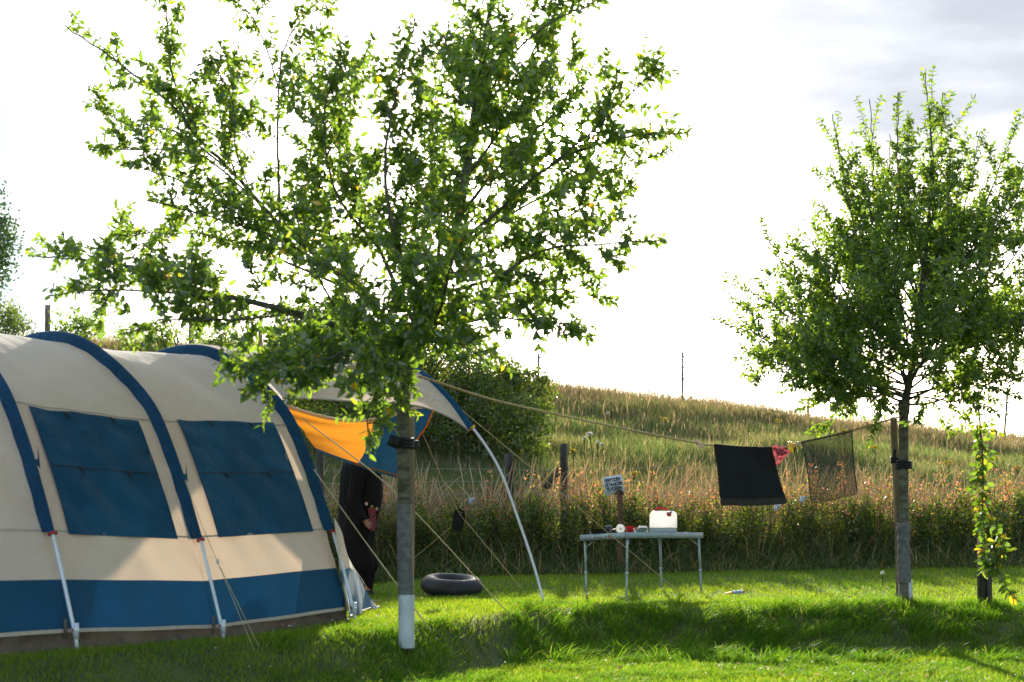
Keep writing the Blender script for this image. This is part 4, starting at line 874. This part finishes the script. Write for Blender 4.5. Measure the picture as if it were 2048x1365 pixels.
# ================================================================ person in the porch
PD = 16.1
per = thing('person', 'person in a long black dress standing bent under the porch curtain, hand at the waist', 'person', GP(736, PD))
class Sk:
    def __init__(s): s.v = []; s.e = []; s.r = []
    def add(s, p, r, par=None):
        s.v.append(tuple(np.array(p) - ORG[per.name])); s.r.append(r)
        if par is not None: s.e.append((par, len(s.v) - 1))
        return len(s.v) - 1
sk = Sk(); q3 = lambda px, py, dd=0: P(px, py, PD + dd)
pel = sk.add(q3(716, 1058), (.15, .12)); bel = sk.add(q3(722, 1012), (.16, .14), pel); chs = sk.add(q3(722, 965), (.15, .13), bel); nek0 = sk.add(q3(722, 930), (.09, .09), chs)
nek = sk.add(q3(726, 915), (.05, .05), nek0); hd0 = sk.add(q3(731, 902), (.062, .07), nek); hd = sk.add(q3(735, 886), (.082, .092), hd0); hd2 = sk.add(q3(735, 874), (.06, .07), hd)
sk.add(q3(750, 890), (.014, .014), hd)
for sgn, kx in ((-1, 0), (1, 4)):
    hip = sk.add(q3(716 + kx, 1075, sgn * .09), (.095, .095), pel); kn = sk.add(q3(726 + kx, 1128, sgn * .08), (.06, .06), hip); an = sk.add(q3(733 + kx, 1181, sgn * .08), (.04, .04), kn)
    sk.add(q3(745 + kx, 1188, sgn * .08), (.022, .022), an)
    shd_ = sk.add(q3(715, 938, sgn * .17), (.065, .065), chs); elb = sk.add(q3(710, 1000, sgn * .24), (.042, .042), shd_)
    wr = sk.add(q3(726, 1040, sgn * .24), (.026, .026), elb); pm = sk.add(q3(733, 1048, sgn * .23), (.032, .02), wr)
    for k, (fx, fy) in enumerate(((741, 1045), (742, 1049), (741, 1053), (738, 1056))):
        f1 = sk.add(q3(fx - 2, fy - 1, sgn * (.235 + .004 * k)), (.0095, .0095), pm); sk.add(q3(fx + 2, fy + 2, sgn * (.225 + .004 * k)), (.008, .008), f1)
    th_ = sk.add(q3(733, 1040, sgn * .21), (.01, .01), pm); sk.add(q3(738, 1040, sgn * .20), (.009, .009), th_)
me = bpy.data.meshes.new('body'); me.from_pydata(sk.v, sk.e, []); bo = bpy.data.objects.new('body', me); COL.objects.link(bo); bo.parent = per; me.materials.append(M['skin'])
mo = bo.modifiers.new('skin', 'SKIN'); mo.use_smooth_shade = True
for i_, r_ in enumerate(sk.r): me.skin_vertices[0].data[i_].radius = r_
me.skin_vertices[0].data[0].use_root = True
mo2 = bo.modifiers.new('sub', 'SUBSURF'); mo2.levels = 1; mo2.render_levels = 2
sec = [(908, 712, 742, .07), (918, 700, 750, .16), (930, 686, 756, .2), (950, 681, 764, .2), (985, 679, 766, .2), (1005, 677, 764, .19), (1030, 677, 757, .18), (1060, 678, 751, .2), (1090, 683, 748, .21), (1118, 690, 756, .22), (1132, 694, 757, .22), (1148, 702, 750, .19), (1163, 712, 747, .15), (1178, 722, 745, .11), (1186, 728, 744, .08)]
nA = 64; V = []
secs = spl(np.array(sec, float), 70)
for yy_, xl, xr, dp in secs:
    a = np.arange(nA) / nA * 2 * np.pi; c0_ = (xl + xr) / 2; hw = (xr - xl) / 2; fold = 1 + .06 * np.sin(a * 9 + yy_ * .02) * np.clip((yy_ - 1000) / 150, 0, 1)
    for a_, f_ in zip(a, fold): V.append(P(c0_ + hw * math.cos(a_) * f_, yy_, PD) + [0, dp * math.sin(a_) * f_, 0])
i = np.arange(69)[:, None] * nA; j = np.arange(nA)[None]; k = (j + 1) % nA
obj('dress', (np.array(V), [np.stack([i + j, i + k, i + nA + k, i + nA + j], -1).reshape(-1, 4)]), M['blackcloth'], per, smooth=True)
for sgn in (-1, 1): obj('sleeve', tube(spl([q3(716, 930, sgn * .14), q3(713, 969, sgn * .20), q3(709, 1002, sgn * .24), q3(727, 1042, sgn * .24)], 16), np.linspace(.10, .05, 16), 14), M['blackcloth'], per, smooth=True)
for sgn in (-1, 1): obj('shoe', tube(spl([q3(727, 1187, sgn * .08), q3(734, 1186, sgn * .08), q3(742, 1188.5, sgn * .08), q3(751, 1190.5, sgn * .08)], 10), [.03, .045, .048, .047, .046, .045, .042, .038, .032, .018], 10), M['strap'], per, smooth=True)
hv = P(735, 880, PD) + rvec(400) * [.10, .11, .115] + [-.02, 0, .01]
obj('hair', join(*[lathe([(.001, .11), (.06, .095), (.095, .05), (.105, 0), (.10, -.06), (.085, -.12), (.06, -.15)], P(733, 882, PD))]), M['hair'], per, smooth=True)
def front(px, py, off=0):     # point on the near surface of the dress
    r_ = [np.interp(py, secs[:, 0], secs[:, k]) for k in (1, 2, 3)]; c_ = (r_[0] + r_[1]) / 2; hw = (r_[1] - r_[0]) / 2; t_ = np.clip((px - c_) / hw, -.97, .97)
    return P(px, py, PD - r_[2] * math.sqrt(1 - t_ * t_) * 1.06 - off)
tp_ = sheet(lambda p, q: front(736 + 15 * p + (1 - q) * 3, 1062 - 46 * q, .012) , 8, 12)
M['embroid'] = surf('red_embroidery', (.02, .008, .01), (.30, .05, .06), 60, .8, rng_=(.45, .55))
obj('embroidered_panel', tp_, M['embroid'], per)
for px, py, mt in ((733, 1008, 'pinkp'), (744, 1013, 'hangleaf'), (754, 1018, 'tanp')):
    c = front(px, py, .02); gsf = [leaves(np.repeat(c[None], 7, 0), np.stack([np.cos(np.arange(7) * .9), 0 * np.arange(7), np.sin(np.arange(7) * .9)], 1), np.tile([0, -1., .1], (7, 1)), .022, .014, False, 0)]
    obj('embroidered_flower', join(*gsf), M[mt], per)

# ================================================================ inner tube
ct = P(904, 1170, 15.6); ct[2] = GZ(ct[0], 15.6) + .105; R0, r0_ = .235, .108; n1_, n2_ = 56, 24; V = []
for a in np.arange(n1_) / n1_ * 2 * np.pi:
    for b in np.arange(n2_) / n2_ * 2 * np.pi:
        rr_ = r0_ * (1 + .02 * math.sin(a * 3)); V.append((math.cos(a) * (R0 + rr_ * math.cos(b)), math.sin(a) * (R0 + rr_ * math.cos(b)), rr_ * math.sin(b) * .92))
i = np.arange(n1_)[:, None]; j = np.arange(n2_)[None]; Q = np.stack([i * n2_ + j, ((i + 1) % n1_) * n2_ + j, ((i + 1) % n1_) * n2_ + (j + 1) % n2_, i * n2_ + (j + 1) % n2_], -1).reshape(-1, 4)
g = (np.array(V) @ np.array(Matrix.Rotation(R_(3), 3, 'Y')).T @ np.array(Matrix.Rotation(R_(8), 3, 'X')).T + ct, [Q])
it = thing('inner_tube', 'black inflated rubber inner tube lying on the lawn', 'inner tube', ct - [0, 0, .1]); obj('ring', g, M['tubeR'], it, smooth=True)
obj('valve', tube([ct + [.02, R0 * .0 - .14, .06], ct + [.02, -.11, .12]], .006, 6), M['strap'], it)

# ================================================================ camping table
tA, tB, tC, tD = P(1161, 1071, 15.42), P(1252, 1065.5, 15.0), P(1322, 1067, 16.2), P(1405, 1066, 15.75)
zt_ = tB[2]; tC[2] = tD[2] + .01
table = thing('camping_table', 'folding aluminium camping table on thin tubular legs', 'table', GP(1287, 15.6))
def tt_(p, q): return (tA * (1 - p) + tB * p) * (1 - q) + (tC * (1 - p) + tD * p) * q
obj('tabletop', join(sheet(lambda p, q: tt_(p, q) + [0, 0, -.001], 4, 6), sheet(lambda p, q: tt_(p, q) - [0, 0, .012], 4, 6)), M['tablemetal'], table)
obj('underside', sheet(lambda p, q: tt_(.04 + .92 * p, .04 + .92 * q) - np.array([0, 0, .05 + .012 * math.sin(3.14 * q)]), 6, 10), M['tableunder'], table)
def rail(a, b, hgt=.062, th=.02):
    d = unit(b - a); n_ = np.array([d[1], -d[0], 0]) * th / 2; V = []
    for p_ in (a, b):
        for sx, sz in ((-1, 0), (1, 0), (1, -hgt), (-1, -hgt)): V.append(p_ + n_ * sx + [0, 0, sz + .003])
    return np.array(V), [np.array([(0, 1, 2, 3), (7, 6, 5, 4), (0, 4, 5, 1), (1, 5, 6, 2), (2, 6, 7, 3), (3, 7, 4, 0)])]
for a, b in ((tA, tB), (tB, tD), (tD, tC), (tC, tA)): obj('rim', rail(a, b), M['tablemetal'], table)
for (px, py, D), c in zip(((1173, 1203, 15.42), (1253, 1199, 15.02), (1323, 1195, 16.15), (1403, 1196, 15.72)), (tA, tB, tC, tD)):
    b = P(px, py, D); b[2] = GZ(b[0], b[1]) - .005; top = c + (tt_(.5, .5) - c) * .07 - [0, 0, .03]
    lg = obj('leg', tube([b, b * .58 + top * .42 ], .0115, 10), M['tablemetal'], table, smooth=True)
    obj('upper_tube', tube([b * .6 + top * .4, top], .0145, 10), M['tablemetal'], lg, smooth=True)
    obj('collar', tube([b * .62 + top * .38, b * .575 + top * .425], .018, 10), M['greyp'], lg, smooth=True)
    obj('rubber_foot', tube([b - [0, 0, .0], b + [0, 0, .03]], .017, 10), M['greyp'], lg)
    inn = top + unit(tt_(.5, .5) - c) * .13 - [0, 0, .015]; obj('brace', tube([top * .82 + b * .18, inn], .006, 6), M['tablemetal'], lg)
dAB = unit(tB - tA); nf = np.array([dAB[1], -dAB[0], 0])
if nf[1] > 0: nf = -nf
for k, (f, sz) in enumerate(((.30, .03), (.55, .035))):
    c = tA * (1 - f) + tB * f + nf * .016 - [0, 0, .035]; obj('latch', join(box(c, (sz, .012, .022), .4), box(c + [.01, -.004, .01], (.012, .012, .02), .4)), M['greyp'], table)
c = tA * .35 + tB * .65 + nf * .016 - [0, 0, .03]; obj('red_button', box(c, (.016, .012, .02)), M['red'], table)
dBD = unit(tD - tB); nf2 = np.array([dBD[1], -dBD[0], 0]); nf2 = nf2 if nf2[1] < 0 else -nf2
gs = []
for k in range(4):
    c = tB * .47 + tD * .53 + dBD * (k - 1.5) * .026 * 1.4 + nf2 * .0115 - [0, 0, .03]
    for dz in (-.013, 0, .013): gs.append(box(c + [0, 0, dz], (.022, .002, .004), math.atan2(dBD[1], dBD[0])))
    for dx in (-.012, .012): gs.append(box(c + dBD * dx, (.004, .0025, .03), math.atan2(dBD[1], dBD[0])))
obj('printed_mark', join(*gs), M['greyp'], table)
def on(px, D):   # point on table top at px with nominal depth
    x = (px - 1024) / F * D; best = None
    for p in np.linspace(0, 1, 21):
        for q in np.linspace(0, 1, 21):
            w_ = tt_(p, q); e = (w_[0] - x) ** 2 + (w_[1] - D) ** 2
            if best is None or e < best[0]: best = (e, w_)
    return np.array([x, D, best[1][2] + .004])
c = on(1200, 15.35)
pn = thing('frying_pan', 'round black pan standing at the left end of the camping table', 'pan', c)
obj('bowl', lathe([(.001, 0), (.105, 0), (.125, .052), (.128, .054), (.122, .052), (.10, .006), (.001, .005)], c, 36), M['panblack'], pn, smooth=True)
obj('handle', tube([c + [.12, .02, .045], c + [.17, .05, .05]], .008, 6), M['panblack'], pn)
c = on(1217, 15.62); dk = thing('dark_mug', 'dark blue square cup behind the black pan', 'mug', c)
obj('cup', join(lathe([(.001, 0), (.034, 0), (.038, .085), (.035, .085), (.031, .006), (.001, .005)], c, 20)), M['navy'], dk, smooth=True); obj('rim', lathe([(.0375, .083), (.0395, .088), (.036, .090)], c, 20), M['greyp'], dk)
c = on(1241, 15.3); a = np.linspace(0, 2 * np.pi, 30)
wr_ = thing('white_round_tub', 'white round lidded disc standing upright left of the red cup', 'tub', c)
dm = rot_geo(lathe([(.001, -.02), (.044, -.02), (.048, -.012), (.048, .012), (.044, .02), (.001, .02)], c + [0, 0, .048], 30), np.array(Matrix.Rotation(R_(90), 3, 'X')), c + [0, 0, .048])
obj('disc', dm, M['white'], wr_, smooth=True); obj('hub', rot_geo(lathe([(.001, .024), (.011, .024), (.012, .018)], c + [0, 0, .048], 14), np.array(Matrix.Rotation(R_(90), 3, 'X')), c + [0, 0, .048]), M['greyp'], wr_)
c = on(1259, 15.3); rc = thing('red_cup', 'red plastic cup on the camping table', 'cup', c)
obj('cup', lathe([(.001, 0), (.036, 0), (.046, .072), (.049, .074), (.043, .072), (.033, .006), (.001, .005)], c, 28), M['red'], rc, smooth=True); obj('handle', tube(spl([c + [.042, -.01, .06], c + [.066, -.015, .045], c + [.04, -.01, .02]], 10), .006, 6), M['red'], rc)
c = on(1282, 15.5)
for k in range(4):
    cc_ = c + [rng.normal(0, .002), 0, .0105 * k]; tag(obj('plate', lathe([(.001, 0), (.055, 0), (.082, .020), (.086, .022), (.08, .0225), (.053, .005), (.001, .004)], cc_, 36), M['plate'], base=cc_, smooth=True),
        ('grey green plate at the bottom of the stack', 'grey green plate, second from the bottom of the stack', 'grey green plate, second from the top of the stack', 'grey green plate on top of the stack')[k], 'plate', 'stack of plates on the table')
c2_ = c + [.02, .0, .056]; tag(obj('white_box', box(c2_ + [0, 0, .006], (.085, .05, .028), .1, .96), M['white'], base=c2_), 'small white box on the stack of plates', 'box')
# jerrycan
c = on(1326.5, 15.6); jc = thing('jerrycan', 'milky white water canister with red handle and tap on the table', 'water canister', c)
Wj, Dj, Hj = .30, .17, .235
def rbox(w, d, z0, z1, rb, rt, n=40, levels=14, bulge=.006):
    V = []; zs = np.linspace(0, 1, levels)
    for t in zs:
        z = z0 + (z1 - z0) * t; sh_ = 0
        if rt and z > z1 - rt: k_ = (z - (z1 - rt)) / rt; sh_ = rt * (1 - math.sqrt(max(0, 1 - k_ * k_)))
        if rb and z < z0 + rb: k_ = ((z0 + rb) - z) / rb; sh_ = rb * (1 - math.sqrt(max(0, 1 - k_ * k_)))
        for a_ in np.arange(n) / n * 2 * np.pi:
            e = .28; cx_ = math.copysign(abs(math.cos(a_)) ** e, math.cos(a_)); sy_ = math.copysign(abs(math.sin(a_)) ** e, math.sin(a_))
            V.append(((w / 2 - sh_) * cx_, (d / 2 - sh_ * .8) * sy_, z))
    m_ = levels; i = np.arange(m_ - 1)[:, None] * n; j = np.arange(n)[None]; k = (j + 1) % n; V = np.array(V); Q = np.stack([i + j, i + k, i + n + k, i + n + j], -1).reshape(-1, 4)
    V = np.vstack([V, (0, 0, z0), (0, 0, z1)]); jj = np.arange(n); kk = (jj + 1) % n; L0 = m_ * n
    T = np.vstack([np.stack([kk, jj, np.full(n, L0)], 1), np.stack([L0 - n + jj, L0 - n + kk, np.full(n, L0 + 1)], 1)]); return V, [Q, T]
rzj = np.array(Matrix.Rotation(R_(-6), 3, 'Z'))
def jg(g): return (np.asarray(g[0]) @ rzj.T + c, g[1])
bz = .052
obj('body', jg(rbox(Wj, Dj, bz, Hj, 0, .05, levels=26)), M['jerry'], jc, smooth=True); obj('filled_base', jg(rbox(Wj * .985, Dj * .985, 0, bz + .001, .014, 0)), M['water'], jc, smooth=True, label='greyer lower part filled with water')
obj('handle', jg(tube(spl([(-.085, -.02, Hj - .005), (-.07, -.02, Hj + .028), (-.02, -.02, Hj + .034), (.02, -.02, Hj + .02), (.035, -.02, Hj + .0)], 24), .013, 10)), M['red'], jc, smooth=True)
tpj = obj('tap', jg(rot_geo(lathe([(.001, -.02), (.024, -.02), (.026, .012), (.02, .018), (.001, .018)], (.062, -.085, Hj - .035), 18), np.array(Matrix.Rotation(R_(70), 3, 'X')), (.062, -.085, Hj - .035))), M['red'], jc, smooth=True)
obj('spout', jg(tube(spl([(.062, -.10, Hj - .03), (.075, -.11, Hj - .012), (.095, -.11, Hj - .012)], 8), .009, 8)), M['greyp'], tpj, smooth=True)

# toy water pistol / bottle on the lawn
c = GP(1467, 15.4, .03); bt = thing('plastic_toy', 'small yellow and pale blue plastic toy lying on the lawn right of the table', 'toy', c)
obj('yellow_end', tube(spl([c + [-.10, 0, -.008], c + [-.05, 0, .0], c + [-.01, 0, .006]], 8), np.linspace(.007, .016, 8), 8), M['yelp'], bt, smooth=True)
obj('blue_body', tube(spl([c + [-.01, 0, .008], c + [.05, 0, .012], c + [.10, 0, .016]], 10), [.014, .02, .021, .021, .019, .021, .021, .021, .018, .012], 10), M['bluep'], bt, smooth=True)
obj('orange_cap', tube([c + [.095, 0, .016], c + [.115, 0, .017]], .012, 8), M['red'], bt)

# ================================================================ clothes line
def DL(px): return np.interp(px, [835, 1808], [9.85, 13.2])
LP = [(835, 752), (975, 797), (1080, 822), (1220, 852), (1395, 887), (1428, 891), (1485, 896), (1545, 897), (1575, 893), (1605, 885), (1655, 874), (1704, 862), (1806, 832)]
line = spl([P(a, b, DL(a)) for a, b in LP], 200)
rl = np.linspace(.0085, .0085, 200) * (1 + .12 * np.sin(np.arange(200) * 2.2))
tag(obj('clothesline', join(tube(line, rl, 8, False)), M['rope'], base=line[0], smooth=True), 'tan rope washing line strung between the two fruit trees', 'washing line')
def lineP(px):
    xs_ = 1024 + line[:, 0] / line[:, 1] * F; return np.array([np.interp(px, xs_, line[:, k]) for k in range(3)])
def hung(xl, xr, bl, br, foldbk=.0, wv=.012, off=.012):
    def f(p, q):
        t_ = lineP(xl + (xr - xl) * p) + [0, -off, .008]; Dm = DL(xl + (xr - xl) * p); b = (P(*bl, DL(xl)) * (1 - p) + P(*br, DL(xr)) * p) + [0, -off, 0]
        r_ = t_ * (1 - q) + b * q - np.array([0, 0, .012 * math.sin(3.14 * p) * q]) + np.array([.008 * math.sin(q * 5 + p * 3) * q, 0, 0]); w_ = wv * math.sin(p * 8 + q * 2) * q + wv * .6 * math.sin(p * 19 + 1) * q; return r_ + np.array([0, w_, 0])
    return f
f = hung(1428, 1543, (1444, 1011), (1572, 1008)); tw = thing('black_towel', 'large black towel hanging on the washing line', 'towel', lineP(1485))
obj('cloth', join(sheet(lambda p, q: f(p, q * .88), 30, 36), sheet(lambda p, q: f(p, q * .87) + np.array([0, .03, 0]), 30, 20), sheet(lambda p, q: f(p, 0) + np.array([0, .03 * q, .006 * math.sin(3.14 * q)]), 30, 5)), M['towel'], tw, smooth=True)
obj('hem', sheet(lambda p, q: f(p, .88 + .12 * q), 30, 6), M['towelhem'], tw, smooth=True, label='thinner translucent bottom band')
# knitted towel with real holes: rows of wavy yarn and warp threads
f2 = hung(1603, 1704, (1626, 1006), (1713, 988), wv=.02); kt = thing('knitted_towel', 'see through grey openwork knitted towel hanging right on the washing line', 'towel', lineP(1655))
gs = []; nr = 62
for k in range(nr):
    q_ = k / (nr - 1); n_ = 90; pp_ = np.linspace(0, 1, n_); pts = np.array([f2(p, q_) for p in pp_]); pts[:, 2] += .0026 * np.sin(np.arange(n_) * 1.57 + k * 1.5)
    gs.append(tube(pts, .0023, 4, False))
for k in range(46):
    p_ = k / 45; gs.append(tube(np.array([f2(p_, q) + np.array([.0018 * math.sin(q * 190), 0, 0]) for q in np.linspace(0, 1, 60)]), .0013, 3, False))
obj('knit', join(*gs), M['knit'], kt)
for p_ in (0, .985): obj('selvedge', tube(np.array([f2(p_, q) for q in np.linspace(0, .97, 30)]), .005, 5), M['knit'], kt)
# red crumpled cloth
def rcf(p, q):
    a = P(1543, 893, DL(1545) - .03) * (1 - p) + P(1568, 897, DL(1570) - .05) * p; b = P(1553, 934, DL(1545) - .04) * (1 - p) + P(1566, 920, DL(1570) - .03) * p
    r_ = a * (1 - q) + b * q; bx_ = .03 * math.sin(3.14 * q) * p; return r_ + np.array([bx_, .022 * math.sin(p * 9 + q * 7) + .012 * math.sin(q * 17 - p * 5), .012 * math.sin(p * 11) * (1 - q)])
tag(obj('red_cloth', join(sheet(rcf, 22, 26), sheet(lambda p, q: rcf(p, q * .55) + np.array([.018, -.035, .006]), 18, 14)), M['redcloth'], base=lineP(1555), smooth=True), 'small crumpled faded red cloth pegged beside the black towel', 'cloth')
def peg(px, mat, tilt_, label, s=1.):
    c = lineP(px) + [0, -.035, 0]; t_ = thing('clothes_peg', label, 'clothes peg', c, 'clothes pegs on the line')
    for sg_ in (-1, 1):
        g = tube(spl([c + [sg_ * .012 * s, 0, .024 * s], c + [sg_ * .004, 0, .004], c + [sg_ * .013 * s, 0, -.05 * s]], 8), [.009, .010, .011, .011, .011, .010, .010, .008], 6)
        obj('jaw', rot_geo(g, np.array(Matrix.Rotation(R_(tilt_), 3, 'Y')), c), M[mat], t_, smooth=True)
    obj('spring', tube([c + [-.012, -.004, .0], c + [.012, -.004, 0]], .006, 6), M['galv'], t_)
peg(1396, 'pinkp', -32, 'pale pink clothes peg left of the black towel', 1.1); peg(1580, 'yelp', 0, 'bright yellow clothes peg between red cloth and knitted towel', 1.35)
peg(1594, 'tanp', 62, 'brown wooden clothes peg lying along the line beside the yellow one', .7)
